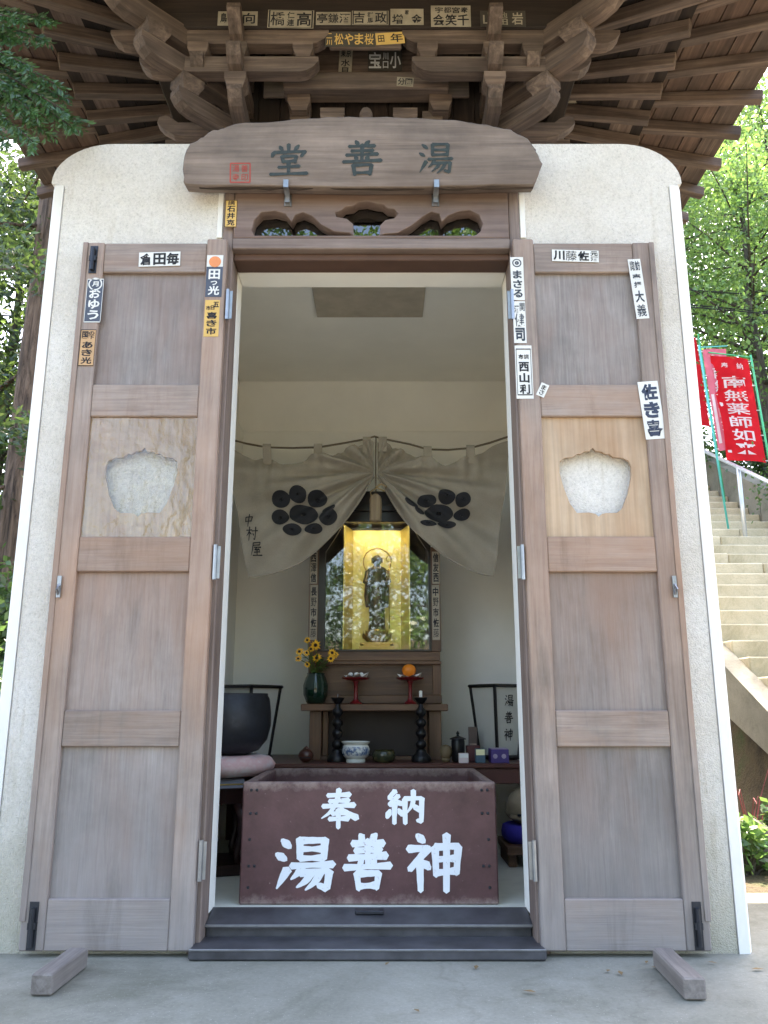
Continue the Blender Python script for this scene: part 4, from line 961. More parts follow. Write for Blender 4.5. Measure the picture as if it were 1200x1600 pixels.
# sleeves and forearms join the body front
def ell(c, r, n=10, m=7):
    VV, FF = [], []
    for j in range(m + 1):
        ph = PI * j / m
        for k in range(n):
            a = 2 * PI * k / n; VV.append((c[0] + r[0] * math.sin(ph) * math.cos(a), c[1] + r[1] * math.sin(ph) * math.sin(a), c[2] + r[2] * math.cos(ph)))
    for j in range(m):
        for k in range(n): FF.append((j * n + k, (j + 1) * n + k, (j + 1) * n + (k + 1) % n, j * n + (k + 1) % n))
    return VV, FF
mb = MB(); mb.add((V, F))
for s in (-1, 1):
    mb.add(tube_vf([(SX + s * .055, SY, zb_ + .78 * H), (SX + s * .068, SY - .012, zb_ + .64 * H), (SX + s * .05, SY - .048, zb_ + .60 * H), (SX + s * .03, SY - .058, zb_ + .63 * H)], [.02, .019, .016, .009], 10))
    mb.add(tube_vf([(SX + s * .055, SY - .03, zb_ + .61 * H), (SX + s * .058, SY - .03, zb_ + .45 * H), (SX + s * .056, SY - .026, zb_ + .30 * H)], [.018, .02, .012], 8))
    mb.add(ell((SX + s * .0305, SY - .006, zb_ + .93 * H), (.005, .008, .018)))
mb.add(ell((SX, SY - .042, zb_ + .925 * H), (.005, .007, .009))); mb.add(ell((SX, SY - .04, zb_ + .90 * H), (.009, .004, .003)))
for s in (-1, 1): mb.add(ell((SX + s * .011, SY - .038, zb_ + .938 * H), (.006, .004, .003)))
mb.build('robed_figure', BRONZE, STT, True)
# halo ring and staff
hz = zb_ + .93 * H
tube('halo', [(SX + .085 * math.cos(2 * PI * k / 28), SY + .045, hz + .085 * math.sin(2 * PI * k / 28)) for k in range(29)], .0045, GILT, STT, 6)
tube('halo_stem', [(SX, SY + .042, zb_ + .78 * H), (SX, SY + .045, hz - .085)], .005, GILT, STT, 6)
tube('staff', [(SX + .075, SY - .03, zb_ + .01), (SX + .075, SY - .045, zb_ + .60 * H), (SX + .073, SY - .04, zb_ + .88 * H)], .0035, GILT, STT, 6)
tube('staff_ring', [(SX + .073 + .016 * math.cos(2 * PI * k / 16), SY - .04, zb_ + .9 * H + .018 + .018 * math.sin(2 * PI * k / 16)) for k in range(17)], .003, GILT, STT, 6)
# ------------------------------------------------------------------ swagged curtain
YV = 1.30
CLOTH = None
def clothmat():
    m, nt, b = newmat('grey_linen'); mp = coords(nt, (1, 1, 1), False); n = noise(nt, mp, 3, 5, .6); f = noise(nt, mp, 160, 2, .6)
    r = ramp(nt, n, [(.3, C(146, 137, 122)), (.7, C(168, 158, 143))]); r2 = ramp(nt, f, [(.3, (.86, .86, .86, 1)), (.7, (1, 1, 1, 1))]); c = mixc(nt, .8, r, r2, 'MULTIPLY')
    nt.links.new(c.outputs[0], b.inputs['Base Color']); b.inputs['Roughness'].default_value = .95; bump(nt, b, f, .2, .002); return m
CLOTH = clothmat()
CU = thing('swag_curtain', 'grey linen temple curtain drawn up at the middle with black petal crests', 'curtain', (-.02, YV, 1.62))
TIE = at(587, 742, YV)
LOOPX = [xat(u_, 705, YV) for u_ in (417, 497, 668, 735)]; ZTOP = zat(712, YV)
def foldY(x, z):
    d = Vector((x - TIE.x, z - (TIE.z + .02))); r = d.length; a = math.atan2(d.y, abs(d.x))
    amp = .046 * min(1, r / .15) * (1 - .25 * min(1, r / .9))
    w_ = math.sin(a * 12 + 1.6 * math.sin(r * 5) + (0 if x < 0 else 1.1)) + .45 * math.sin(a * 31 + 2 + r * 3)
    sag = -.05 * math.exp(-((r - .35) / .28) ** 2)
    for xl in LOOPX:
        e_ = (x - xl) / .10
        if abs(e_) < 3: sag += .016 * math.cos((x - xl) * 75) * math.exp(-e_ * e_) * math.exp(-max(0, ZTOP - z) / .16)
    return YV + .03 + amp * w_ * .8 + sag
def panel(side):
    if side < 0:
        topc = [(350, 688), (372, 704), (396, 714), (417, 712), (440, 722), (470, 722), (497, 712), (520, 712), (545, 700), (572, 692), (584, 690)]
        bot = [(386, 899), (410, 897), (438, 890), (466, 877), (492, 860), (515, 840), (535, 818), (553, 793), (567, 772), (577, 756), (584, 745)]
    else:
        topc = [(590, 690), (602, 692), (626, 704), (650, 712), (668, 714), (695, 730), (722, 716), (735, 714), (752, 708), (775, 694), (800, 684)]
        bot = [(590, 745), (598, 756), (609, 775), (622, 798), (640, 822), (662, 843), (688, 862), (712, 877), (735, 889), (755, 896), (773, 898)]
    nS, nT = 60, 44; V = []
    def samp(l, t):
        q = t * (len(l) - 1); i = min(int(q), len(l) - 2); f = q - i; f = f if False else f
        p0, p1, p2, p3 = (Vector(l[max(0, min(len(l) - 1, i + k))]) for k in (-1, 0, 1, 2))
        return .5 * ((2 * p1) + (p2 - p0) * f + (2 * p0 - 5 * p1 + 4 * p2 - p3) * f * f + (3 * p1 - p0 - 3 * p2 + p3) * f ** 3)
    for j in range(nT + 1):
        for i in range(nS + 1):
            s_ = i / nS; t_ = j / nT; a, b_ = samp(topc, s_), samp(bot, s_); p = a.lerp(b_, t_)
            w3 = at(p.x, p.y, YV); V.append((w3.x, foldY(w3.x, w3.z), w3.z))
    F = [(j * (nS + 1) + i, (j + 1) * (nS + 1) + i, (j + 1) * (nS + 1) + i + 1, j * (nS + 1) + i + 1) for j in range(nT) for i in range(nS)]
    n0 = len(V); V2 = V + [(x, y + .003, z) for x, y, z in V]; F2 = F + [tuple(i + n0 for i in f[::-1]) for f in F]
    o = mobj('cloth', V2, F2, CLOTH, CU, smooth=True)
    # hem
    hem = [V[nT * (nS + 1) + i] for i in range(nS + 1)]; tube('hem', [(x, y, z) for x, y, z in hem[::2]], .005, CLOTH, CU, 6)
    return o
panel(-1); panel(1)
def crest(ovals, name='crest_petal'):
    for (u, v, a, b_, rot) in ovals:
        V, F = [], []; n = 22
        rings = [0, .17, .34, .5, .67, .84, 1]
        for q in rings:
            for k in range(n):
                t = 2 * PI * k / n; ex, ey = a * q * math.cos(t), b_ * q * math.sin(t)
                p = at(u + ex * math.cos(rot) - ey * math.sin(rot), v + ex * math.sin(rot) + ey * math.cos(rot), YV); V.append((p.x, foldY(p.x, p.z) - .006, p.z))
        for j in range(len(rings) - 1):
            for k in range(n): F.append((j * n + k, j * n + (k + 1) % n, (j + 1) * n + (k + 1) % n, (j + 1) * n + k))
        mobj(name, V, facing(F, V), plain('black_dye', C(38, 38, 42), .9), CU, smooth=True)
q = lambda x, y: (340 + x / 2.5, 380 + y / 2.5)
crest([(*q(248, 1001), 15, 12.5, .1), (*q(315, 985), 14, 12.5, .2), (*q(391, 1003), 15.5, 12.5, -.1), (*q(436, 1044), 11, 5, -.35), (*q(434, 1076), 14.5, 11.5, -.4), (*q(376, 1121), 14, 7.5, -.1), (*q(293, 1121), 15, 9.5, .1), (*q(243, 1067), 14, 12, .2), (*q(336, 1061), 24, 16, .25)])
crest([(*q(757, 1018), 12, 5, .6), (*q(817, 1008), 15, 9, .0), (*q(893, 995), 13.5, 11, .2), (*q(957, 1005), 13, 11, -.5), (*q(955, 1059), 13.5, 8.5, -.2), (*q(895, 1099), 15, 6, -.05), (*q(822, 1100), 13, 4.5, .15), (*q(788, 1052), 9, 4, .7), (*q(864, 1056), 23, 14, -.05)])
mbL = MB(); rg = random.Random(3)
for ch, u, v in (('中', 387, 811), ('村', 393, 833), ('屋', 401, 858)):
    p = at(u, v, YV); V, F = brush_vf(ch, p.x, p.z, .066, .084, 8, rg); mbL.add(([(x, foldY(x, z) - .006 + y, z) for x, y, z in V], F))
mbL.build('lettering', BLACK, CU)
# cord with cloth loops
cordpts = [(340, 680), (357, 686), (385, 693), (417, 699), (457, 700), (497, 699), (540, 692), (572, 686), (585, 682), (600, 686), (640, 694), (668, 702), (700, 703), (735, 700), (765, 692), (795, 682), (815, 676)]
cp = [at(u, v, YV) for u, v in cordpts]; cp[0] = Vector((-.914, YV, cp[0].z)); cp[-1] = Vector((.914, YV, cp[-1].z))
tube('cord', cp, .006, plain('cord_fibre', C(96, 84, 68), .9), CU, 6)
for u, v, hh in ((417, 698, 24), (497, 698, 22), (573, 687, 20), (598, 687, 20), (668, 702, 22), (735, 700, 22)):
    a = at(u, v - 2, YV); b_ = at(u, v + hh, YV); wv = .024; yl = foldY(b_.x, b_.z)
    prof = [(YV - .009, a.z + .004), (YV - .011, a.z - .012), (yl - .006, b_.z), (yl - .003, b_.z), (YV - .008, a.z - .012), (YV + .0, a.z + .008), (YV + .011, a.z - .01), (yl + .004, b_.z), (yl + .007, b_.z), (YV + .014, a.z - .01), (YV + .002, a.z + .011)]
    V = [(a.x - wv, y, z) for y, z in prof] + [(a.x + wv, y, z) for y, z in prof]; m = len(prof)
    F = [(i, (i + 1) % m, (i + 1) % m + m, i + m) for i in range(m)]
    mobj('cloth_loop', V, F, CLOTH, CU)
# wooden clapper hung in the gap
HG = thing('hanging_clapper', 'pale wooden tag hanging on a knotted cord where the curtain parts', 'hanging tag', (TIE.x, YV - .04, zat(815, YV)))
px_ = xat(587, 760, YV - .05); YH = YV - .06
tube('cord', [(px_, YV - .012, zat(683, YV - .012)), (px_, YH, zat(720, YH)), (px_ + .001, YH, zat(768, YH))], .005, plain('cord_fibre', C(96, 84, 68), .9), HG, 6)
tube('bow', [(px_, YH - .006, zat(762, YH)), (px_ + .03, YH - .012, zat(757, YH)), (px_ + .062, YH - .008, zat(761, YH)), (px_ + .05, YH - .01, zat(768, YH)), (px_ + .01, YH - .012, zat(763, YH)), (px_ - .03, YH - .01, zat(769, YH)), (px_ - .025, YH - .008, zat(775, YH))], .005, plain('bow_cord', C(158, 136, 96), .9), HG, 6)
ca, cb_ = zat(772, YH), zat(815, YH)
lathe('wooden_tag', (px_, YH, cb_), [(.03, 0), (.034, .006), (.034, (ca - cb_) * .8), (.028, (ca - cb_) * .93), (.012, ca - cb_), (0, ca - cb_)], wood('tag_wood', C(142, 120, 92), C(160, 138, 108), C(176, 154, 122), 'z'), HG, 8, False)

# ------------------------------------------------------------------ things on the shelf and table
def offering_stand(u, lab):
    Y = 1.46; x = xat(u, 1080, Y); o = thing('offering_stand', lab, 'stand', (x, Y, SZ), 'red lacquer stands on the altar')
    RL = plain('crimson_lacquer', C(112, 26, 30), .3, 0, .15, 8); ht = zat(1063, Y) - SZ
    lathe('foot', (x, Y, SZ + .0003), [(.034, 0), (.036, .006), (.02, .016), (.011, .03), (.0095, ht * .5), (.011, ht - .018), (.02, ht - .006), (.02, ht - .0035)], RL, o, 20)
    lathe('dish', (x, Y, SZ + ht - .0035), [(.02, 0), (.06, .006), (.078, .014), (.08, .018), (.074, .016), (.05, .009), (0, .008)], RL, o, 24)
    # folded white paper on the dish
    zt2 = SZ + ht + .012; rg = random.Random(int(u)); n = 14; V = [(x, Y, zt2 + .008)]; F = []
    for k in range(n):
        a = 2 * PI * k / n; r = (.075 if k % 2 else .058) * rg.uniform(.9, 1.1); V.append((x + r * math.cos(a), Y + r * .85 * math.sin(a), zt2 + (.026 if k % 2 else .006) * rg.uniform(.6, 1.2)))
    F = [(0, 1 + k, 1 + (k + 1) % n) for k in range(n)]
    tag(mobj('folded_paper', V, F, PAPER), 'crumpled white paper on the dish ' + ('under the orange' if u > 600 else 'holding small white sweets'), 'paper', 'papers on the red stands')
    return x, Y, zt2
x, Y, z = offering_stand(556, 'red lacquer offering stand holding only white paper and sweets')
for i, (dx, dy) in enumerate(((-.03, -.01), (.005, -.02), (.03, .0), (.0, .02))):
    Vv, Ff = ell((x + dx, Y + dy, z + .021), (.014, .013, .011)); tag(mobj('white_sweet', Vv, Ff, PAPER, smooth=True), 'small white rounded sweet on the folded paper of the red stand', 'sweet', 'sweets on the offering dish')
x, Y, z = offering_stand(641, 'red lacquer offering stand carrying a single orange')
xo_ = xat(639, 1049, Y)
OR = thing('orange', 'ripe orange resting on white paper on the red stand', 'fruit', (xo_, Y, z + .005))
om, ont, ob = newmat('orange_peel'); ob.inputs['Base Color'].default_value = C(232, 132, 28); ob.inputs['Roughness'].default_value = .45; omp = coords(ont, (1, 1, 1)); on = noise(ont, omp, 120, 2); bump(ont, ob, on, .3, .002)
Vv, Ff = ell((xo_, Y, z + .043), (.040, .040, .036), 20, 12); mobj('peel', Vv, Ff, om, OR, smooth=True)
lathe('stem_button', (xo_ + .004, Y - .003, z + .076), [(.006, 0), (.004, .004), (0, .005)], plain('stem_green', C(80, 96, 40), .8), OR, 8)
# candlesticks
def candlestick(u, lab, candle):
    Y = 1.29; x = xat(u, 1150, Y); o = thing('candlestick', lab, 'candlestick', (x, Y, TZ), 'candlesticks before the altar'); BL = plain('black_bronze', C(34, 34, 36), .35, .6, .2, 10)
    h = zat(1090, Y) - TZ; p = [(.052, 0), (.054, .012), (.048, .03), (.03, .045), (.026, .06)]
    k = .06
    while k < h - .09:
        p += [(.016, k + .006), (.028, k + .018), (.030, k + .03), (.026, k + .042), (.015, k + .052)]; k += .056
    p += [(.012, k + .01), (.011, h - .035), (.022, h - .026), (.034, h - .010), (.038, h), (.024, h - .004), (0, h - .004)]
    lathe('shaft', (x, Y, TZ + .0003), p, BL, o, 20)
    tube('pricket', [(x, Y, TZ + h - .005), (x, Y, TZ + h + .02)], .0025, STEEL, o, 6)
    if candle: tag(lathe('candle', (x, Y, TZ + h + .003), [(.009, 0), (.009, .032), (.003, .034), (0, .034)], PAPER, None, 12), 'short white candle stub on the tall candlestick', 'candle')
candlestick(527, 'tall black turned candlestick beside the blue and white bowl, without candle', False)
candlestick(658, 'tall black turned candlestick with a white candle stub', True)
# blue and white incense bowl
def bandmat(name, base, band, z0, z1):
    m, nt, b = newmat(name); tc = N(nt, 'ShaderNodeTexCoord'); sp = N(nt, 'ShaderNodeSeparateXYZ'); nt.links.new(tc.outputs['Object'], sp.inputs[0])
    a = N(nt, 'ShaderNodeMath', operation='GREATER_THAN'); a.inputs[1].default_value = z0; c = N(nt, 'ShaderNodeMath', operation='LESS_THAN'); c.inputs[1].default_value = z1; mu = N(nt, 'ShaderNodeMath', operation='MULTIPLY')
    nt.links.new(sp.outputs['Z'], a.inputs[0]); nt.links.new(sp.outputs['Z'], c.inputs[0]); nt.links.new(a.outputs[0], mu.inputs[0]); nt.links.new(c.outputs[0], mu.inputs[1])
    mp = coords(nt, (1, 1, 1)); n = noise(nt, mp, 45, 3); r = ramp(nt, n, [(.42, band), (.62, base)]); mx = mixc(nt, mu, base, r); nt.links.new(mx.outputs[0], b.inputs['Base Color']); b.inputs['Roughness'].default_value = .2; return m
Y = 1.25; x = xat(556, 1170, Y)
tag(lathe('incense_bowl', (x, Y, TZ + .0003), [(.05, 0), (.052, .012), (.048, .016), (.062, .026), (.073, .045), (.075, .065), (.068, .082), (.062, .088), (.072, .097), (.076, .104), (.072, .106), (.06, .098), (.055, .09), (0, .088)], bandmat('porcelain', C(214, 218, 214), C(74, 96, 132), .036, .080), None, 28), 'round blue and white porcelain incense bowl on the table', 'bowl')
x = xat(600, 1175, Y)
tag(lathe('incense_pot', (x, Y, TZ + .0003), [(.045, 0), (.056, .01), (.062, .03), (.06, .05), (.052, .058), (.056, .064), (.048, .062), (0, .055)], bandmat('brocade_pot', C(70, 66, 40), C(44, 50, 36), .0, .06), None, 24), 'small dark green and gold patterned pot beside the porcelain bowl', 'pot')
# wooden fish drum with stick, at the table's corner
x = xat(478, 1180, 1.22); BR = plain('brown_lacquer', C(72, 40, 30), .35, 0, .25, 14)
o = thing('wooden_fish', 'small round brown wooden fish drum at the foot of the altar stand', 'drum', (x, 1.22, TZ))
Vv, Ff = ell((x, 1.22, TZ + .0355), (.04, .038, .035), 18, 12); Ff = Ff; mobj('body', Vv, Ff, BR, o, smooth=True)
bx('slit', x - .028, x + .028, 1.22 - .0375, 1.22 - .033, TZ + .024, TZ + .029, BLACK, o, 0)
tube('handle', [(x - .02, 1.23, TZ + .058), (x, 1.235, TZ + .078), (x + .02, 1.23, TZ + .058)], .007, BR, o, 8)
# right end of the table
x = xat(697, 1170, 1.24)
tag(lathe('wooden_ball', (x, 1.26, TZ + .0003), [(.018, 0), (.026, .012), (.02, .02), (.03, .032), (.034, .055), (.026, .08), (0, .09)], plain('straw_brown', C(108, 92, 66), .7), None, 16), 'small tan knobbed jar at the edge of the altar stand', 'jar')
x = xat(716, 1170, 1.26); h = zat(1155, 1.26) - TZ
o = thing('incense_burner', 'small black lidded incense burner with pointed knob', 'incense burner', (x, 1.27, TZ)); BL = plain('black_bronze', C(34, 34, 36), .35, .6, .2, 10)
lathe('pot', (x, 1.27, TZ + .0003), [(.03, 0), (.036, .01), (.036, h - .01), (.033, h - .002)], BL, o, 16); lathe('lid', (x, 1.27, TZ + h - .0015), [(.045, 0), (.042, .006), (.02, .014), (.008, .018), (.006, .026), (.010, .032), (.003, .042), (0, .046)], BL, o, 16)
def carton(name, u0, u1, v0, Y, d, mat, lab, topm=None, cat='box'):
    a, b_ = xat(u0, v0, Y), xat(u1, v0, Y); z1 = zat(v0, Y); o = thing(name, lab, cat, ((a + b_) / 2, Y + d / 2, TZ))
    bx('carton', a, b_, Y, Y + d, TZ + .0004, z1, mat, o, .002)
    if topm: bx('label_band', a + .002, b_ - .002, Y - .0012, Y - .0002, TZ + (z1 - TZ) * .55, z1 - .003, topm, o, 0)
    return o
carton('incense_packet', 717, 732, 1177, 1.165, .04, plain('pink_card', C(206, 190, 190), .6), 'small white and pink packet at the table front', PAPER, 'packet')
carton('incense_packet', 743, 758, 1170, 1.185, .045, plain('teal_card', C(58, 84, 100), .6), 'small teal packet with a cream top beside the purple box', plain('cream_card', C(226, 222, 176), .6), 'packet')
carton('red_box', 729, 750, 1165, 1.30, .06, plain('deep_red_card', C(74, 30, 32), .5), 'small deep red box behind the incense packets')
pb = carton('purple_box', 767, 795, 1171, 1.17, .12, plain('purple_card', C(62, 44, 108), .5), 'flat purple incense box with pale lid on the table end')
a, b_ = xat(768, 1171, 1.17), xat(794, 1171, 1.17); z1 = zat(1171, 1.17); bx('lid', a, b_, 1.172, 1.288, z1 + .0003, z1 + .004, plain('lilac_card', C(150, 138, 160), .5), pb, .001)
for k in (-.025, .02): lathe_p = lathe_vf([(.012, 0), (.012, .001), (0, .001)], 14); mobj('seal_mark', [((a + b_) / 2 + k + v[0], 1.1695 - v[2], TZ + (z1 - TZ) * .5 + v[1]) for v in lathe_p[0]], lathe_p[1], plain('lilac_card', C(150, 138, 160), .5), pb)
# small photo card leaning
x = xat(740, 1150, 1.36); box_h = zat(1136, 1.36) - TZ
o = thing('picture_card', 'small upright dark picture card behind the red box', 'picture', (x, 1.40, TZ)); bx('backing', x - .024, x + .024, 1.40, 1.405, TZ + .0004, TZ + box_h, plain('dark_photo', C(76, 62, 58), .4), o, .001); bx('image_area', x - .02, x + .02, 1.3985, 1.3998, TZ + box_h * .12, TZ + box_h * .5, plain('pale_photo', C(150, 130, 120), .4), o, 0)

# tapered paper lanterns
LPAPER = plain('lantern_paper', C(178, 178, 170), .8, 0, .04, 8); LF = plain('lantern_black', C(24, 22, 22), .4, 0, .2, 10)
def lantern(cx, cy, rz, wt, wb, h, lab, text):
    o = thing('paper_lantern', lab, 'lantern', (cx, cy, TZ), 'lanterns either side of the altar')
    M = Matrix.Translation((cx, cy, TZ + .0005)) @ Matrix.Rotation(rz, 4, 'Z')
    cor = [(-1, -1), (1, -1), (1, 1), (-1, 1)]; z0, z1 = .02, h
    for sx, sy in cor:
        a, b_ = M @ Vector((sx * wb, sy * wb, z0)), M @ Vector((sx * wt, sy * wt, z1)); tube('post', [a, b_], .0095, LF, o, 4, False)
    for k in range(4):
        c0, c1 = cor[k], cor[(k + 1) % 4]
        tube('top_rail', [M @ Vector((c0[0] * wt * 1.06, c0[1] * wt * 1.06, z1)), M @ Vector((c1[0] * wt * 1.06, c1[1] * wt * 1.06, z1))], .009, LF, o, 4, False)
        tube('bottom_rail', [M @ Vector((c0[0] * wb * 1.1, c0[1] * wb * 1.1, z0 - .008)), M @ Vector((c1[0] * wb * 1.1, c1[1] * wb * 1.1, z0 - .008))], .011, LF, o, 4, False)
        i0, i1 = .93, .93
        P = [Vector((c0[0] * wb * .95, c0[1] * wb * .95, z0 + .004)), Vector((c1[0] * wb * .95, c1[1] * wb * .95, z0 + .004)), Vector((c1[0] * wt * .95, c1[1] * wt * .95, z1 - .006)), Vector((c0[0] * wt * .95, c0[1] * wt * .95, z1 - .006))]
        nrm = (P[1] - P[0]).cross(P[2] - P[0]).normalized() * .0015
        W = [M @ (p + nrm) for p in P] + [M @ (p - nrm) for p in P]
        pn = mobj('paper_pane', W, [(0, 1, 2, 3), (7, 6, 5, 4), (0, 4, 5, 1), (1, 5, 6, 2), (2, 6, 7, 3), (3, 7, 4, 0)], LPAPER, o)
        if text and k == 0:
            rg = random.Random(9)
            ctr = lambda x_, t: (P[0].lerp(P[1], .5)).lerp(P[3].lerp(P[2], .5), t) + Vector((x_, 0, 0))
            for ch, t in (('湯', .80), ('善', .55), ('神', .30)):
                Vb, Fb = brush_vf(ch, 0.0, 0.0, .062, .07, 9, rg, .0001)
                mobj('brushed_character', [M @ (ctr(v[0], t + v[2] / h) + nrm * 2.2 + Vector((0, v[1], 0))) for v in Vb], Fb, BLACK, pn)
    return o
hL = zat(1072, 1.5) - TZ
lantern(.70, 1.50, R(32), .108, .075, hL, 'black-framed tapered paper lantern with brushed characters beside the purple box', True)
lantern(-.714, 1.48, R(-30), .13, .092, hL - .005, 'black-framed tapered paper lantern standing behind the black bowl', False)

# flower vase and black-eyed susans
x = xat(493, 1080, 1.47); Yv = 1.47
VG = bpy.data.materials.new('green_glass'); VG.use_nodes = True; vb = VG.node_tree.nodes['Principled BSDF']; vb.inputs['Base Color'].default_value = C(20, 44, 34); vb.inputs['Roughness'].default_value = .08; vb.inputs['Specular IOR Level'].default_value = .7
hv = zat(1052, Yv) - SZ; p = []
n = 32; prof = [(.034, 0), (.05, .01), (.066, hv * .3), (.068, hv * .6), (.056, hv * .85), (.046, hv * .95), (.05, hv), (.045, hv - .003), (.04, hv * .9), (0, hv * .88)]
V, F = lathe_vf(prof, n); V = [(v[0] * (1 + .035 * math.cos(8 * math.atan2(v[1], v[0]))), v[1] * (1 + .035 * math.cos(8 * math.atan2(v[1], v[0]))), v[2]) for v in V]
tag(mobj('vase', V, F, VG, None, loc=(x, Yv, SZ + .0003), smooth=True, center=False), 'dark green ribbed glass vase full of yellow flowers', 'vase')
PET = plain('yellow_petal', C(236, 176, 30), .6, 0, .15, 30); CEN = plain('brown_centre', C(50, 28, 18), .9); STM = plain('stem_green', C(80, 96, 40), .8)
LEAFV = leafmat('vase_leaf', C(46, 74, 34), C(74, 104, 48), .35)
rg = random.Random(12); zr = SZ + hv
for (u, v, sc) in ((493, 1008, 1.25), (468, 1018, 1.0), (466, 1029, .8), (479, 1020, .8), (495, 1028, 1.1), (519, 1020, 1.0), (524, 1023, .8), (517, 1029, .9), (480, 1000, .8), (480, 1038, .8), (486, 1014, .8)):
    Yf = Yv - .02 + rg.uniform(-.05, .04); c = at(u, v, Yf)
    o = thing('flower', 'yellow daisy with dark centre in the green vase', 'flower', (x, Yv, zr - .02), 'yellow flowers in the vase')
    base = Vector((x + rg.uniform(-.02, .02), Yv + rg.uniform(-.02, .02), zr - .03)); mid_ = base.lerp(c, .5) + Vector((0, 0, .03))
    tube('stem', [base, mid_, c + Vector((0, .006, 0))], .0025, STM, o, 5)
    fd = Vector((rg.uniform(-.35, .35), -1, rg.uniform(.0, .6))).normalized(); qd = fd.to_track_quat('Z', 'Y'); mb = MB(); npet = 11; rr = .027 * sc
    for k in range(npet):
        a = 2 * PI * k / npet + rg.uniform(-.1, .1); r2 = rr * rg.uniform(.85, 1.1); dd = Vector((math.cos(a), math.sin(a), 0)); tt = Vector((-dd.y, dd.x, 0)); dz = Vector((0, 0, rg.uniform(-.25, .05) * r2))
        P = [dd * .006, dd * r2 * .55 + tt * r2 * .2 + dz * .4, dd * r2 + dz, dd * r2 * .55 - tt * r2 * .2 + dz * .4]
        mb.add(([c + qd @ q_ for q_ in P], [(0, 1, 2, 3)]))
    mb.build('petals', PET, o)
    Vv, Ff = ell((0, 0, .003), (.0085 * sc, .0085 * sc, .007 * sc), 10, 6); mobj('centre', [c + qd @ Vector(q_) for q_ in Vv], Ff, CEN, o, smooth=True)
mb = MB()
for k in range(46):
    a = rg.uniform(0, 2 * PI); r0 = rg.uniform(.0, .05); c = Vector((x + r0 * math.cos(a), Yv + r0 * math.sin(a), zr + rg.uniform(-.01, .09))); d = Vector((math.cos(a), math.sin(a), rg.uniform(-.4, .8))).normalized(); t = d.cross(Vector((0, 0, 1))).normalized(); L = rg.uniform(.03, .07)
    mb.add(([c, c + d * L * .5 + t * L * .2, c + d * L, c + d * L * .5 - t * L * .2], [(0, 1, 2, 3)]))
tag(mb.build('flower_leaves', LEAFV), 'green leaves and stalks filling the mouth of the green vase', 'leaves', kind='stuff')

# big singing bowl on cushions on a carved stand
bxx, byy = -.735, .98
BS = thing('bowl_stand', 'dark lacquered carved stand under the black bowl, left of the offering box', 'stand', (bxx, byy, FZ)); DL2 = plain('dark_red_black_lacquer', C(46, 26, 22), .3, 0, .2, 10)
zs = .54
def octp(name, r0, r1, z0, z1, mat): lathe(name, (bxx, byy, 0), [(r0, z0), (r0 * 1.02, z0 + .006), (r1, z1 - .006), (r1, z1)], mat, BS, 8, False)
octp('base_ring', .175, .185, FZ + .0005, FZ + .05, DL2); octp('top_slab', .18, .17, zs - .05, zs, DL2); octp('waist', .15, .16, zs - .12, zs - .0505, DL2)
for k in range(6):
    a = 2 * PI * (k + .25) / 6; d = Vector((math.cos(a), math.sin(a), 0)); c = Vector((bxx, byy, 0))
    tube('leg', [c + d * .12 + Vector((0, 0, zs - .121)), c + d * .172 + Vector((0, 0, zs - .18)), c + d * .165 + Vector((0, 0, zs - .26)), c + d * .125 + Vector((0, 0, FZ + .09)), c + d * .15 + Vector((0, 0, FZ + .051))], [.03, .028, .02, .018, .022], DL2, BS, 8)
Vg, Fg = lathe_vf([(.1815, 0), (.1815, .006)], 8); mobj('gilt_band', [(bxx + v[0], byy + v[1], zs - .03 + v[2]) for v in Vg], Fg[:8], GILT, BS)
CUSH = plain('pale_brocade', C(196, 184, 182), .8, 0, .2, 22, .2); CUSHP = plain('pink_brocade', C(188, 140, 140), .8, 0, .3, 26, .2)
o = thing('ring_cushion', 'puffy pale pink and blue cushion squashed under the black bowl', 'cushion', (bxx, byy, zs))
V, F = [], []; n = 40; prof = [(.06, .004), (.14, .0005), (.19, .008), (.238, .035), (.246, .06), (.228, .09), (.17, .102), (.10, .098), (.05, .09)]
V, F = lathe_vf(prof, n); V = [(v[0] * (1 + .03 * math.sin(9 * math.atan2(v[1], v[0]) + v[2] * 30)), v[1] * (1 + .03 * math.sin(9 * math.atan2(v[1], v[0]) + v[2] * 30)), v[2]) for v in V]
cm, cnt, cb2 = newmat('cushion_cloth'); cmp_ = coords(cnt, (1, 1, 1), False); cn = noise(cnt, cmp_, 5, 4); cr_ = ramp(cnt, cn, [(.38, C(184, 196, 200)), (.48, C(204, 192, 190)), (.58, C(198, 160, 158)), (.7, C(190, 186, 186))]); cnt.links.new(cr_.outputs[0], cb2.inputs['Base Color']); cb2.inputs['Roughness'].default_value = .75
mobj('pad', V, F, cm, o, loc=(bxx, byy, zs + .0003), smooth=True, center=False)
zbw = zs + .103
def bowlmat():
    m, nt, b = newmat('blackened_bronze'); mp = coords(nt, (1, 1, 1), False); n = noise(nt, mp, 6, 6, .7); r = ramp(nt, n, [(.35, C(26, 28, 32)), (.62, C(44, 47, 54)), (.78, C(70, 72, 80))]); nt.links.new(r.outputs[0], b.inputs['Base Color']); b.inputs['Roughness'].default_value = .5; b.inputs['Metallic'].default_value = .35; bump(nt, b, n, .2, .004); return m
hb = zat(1083, byy - .1) - zbw
o = tag(lathe('singing_bowl', (bxx, byy, zbw), [(.0, .0), (.11, .0), (.165, .02), (.205, .07), (.222, .14), (.222, .2), (.212, .27), (.203, hb - .01), (.204, hb), (.190, hb), (.192, hb - .02), (.205, .2), (.19, .09), (.12, .03), (0, .02)], bowlmat(), None, 48), 'large blackened bronze singing bowl resting on a pale cushion', 'bowl')

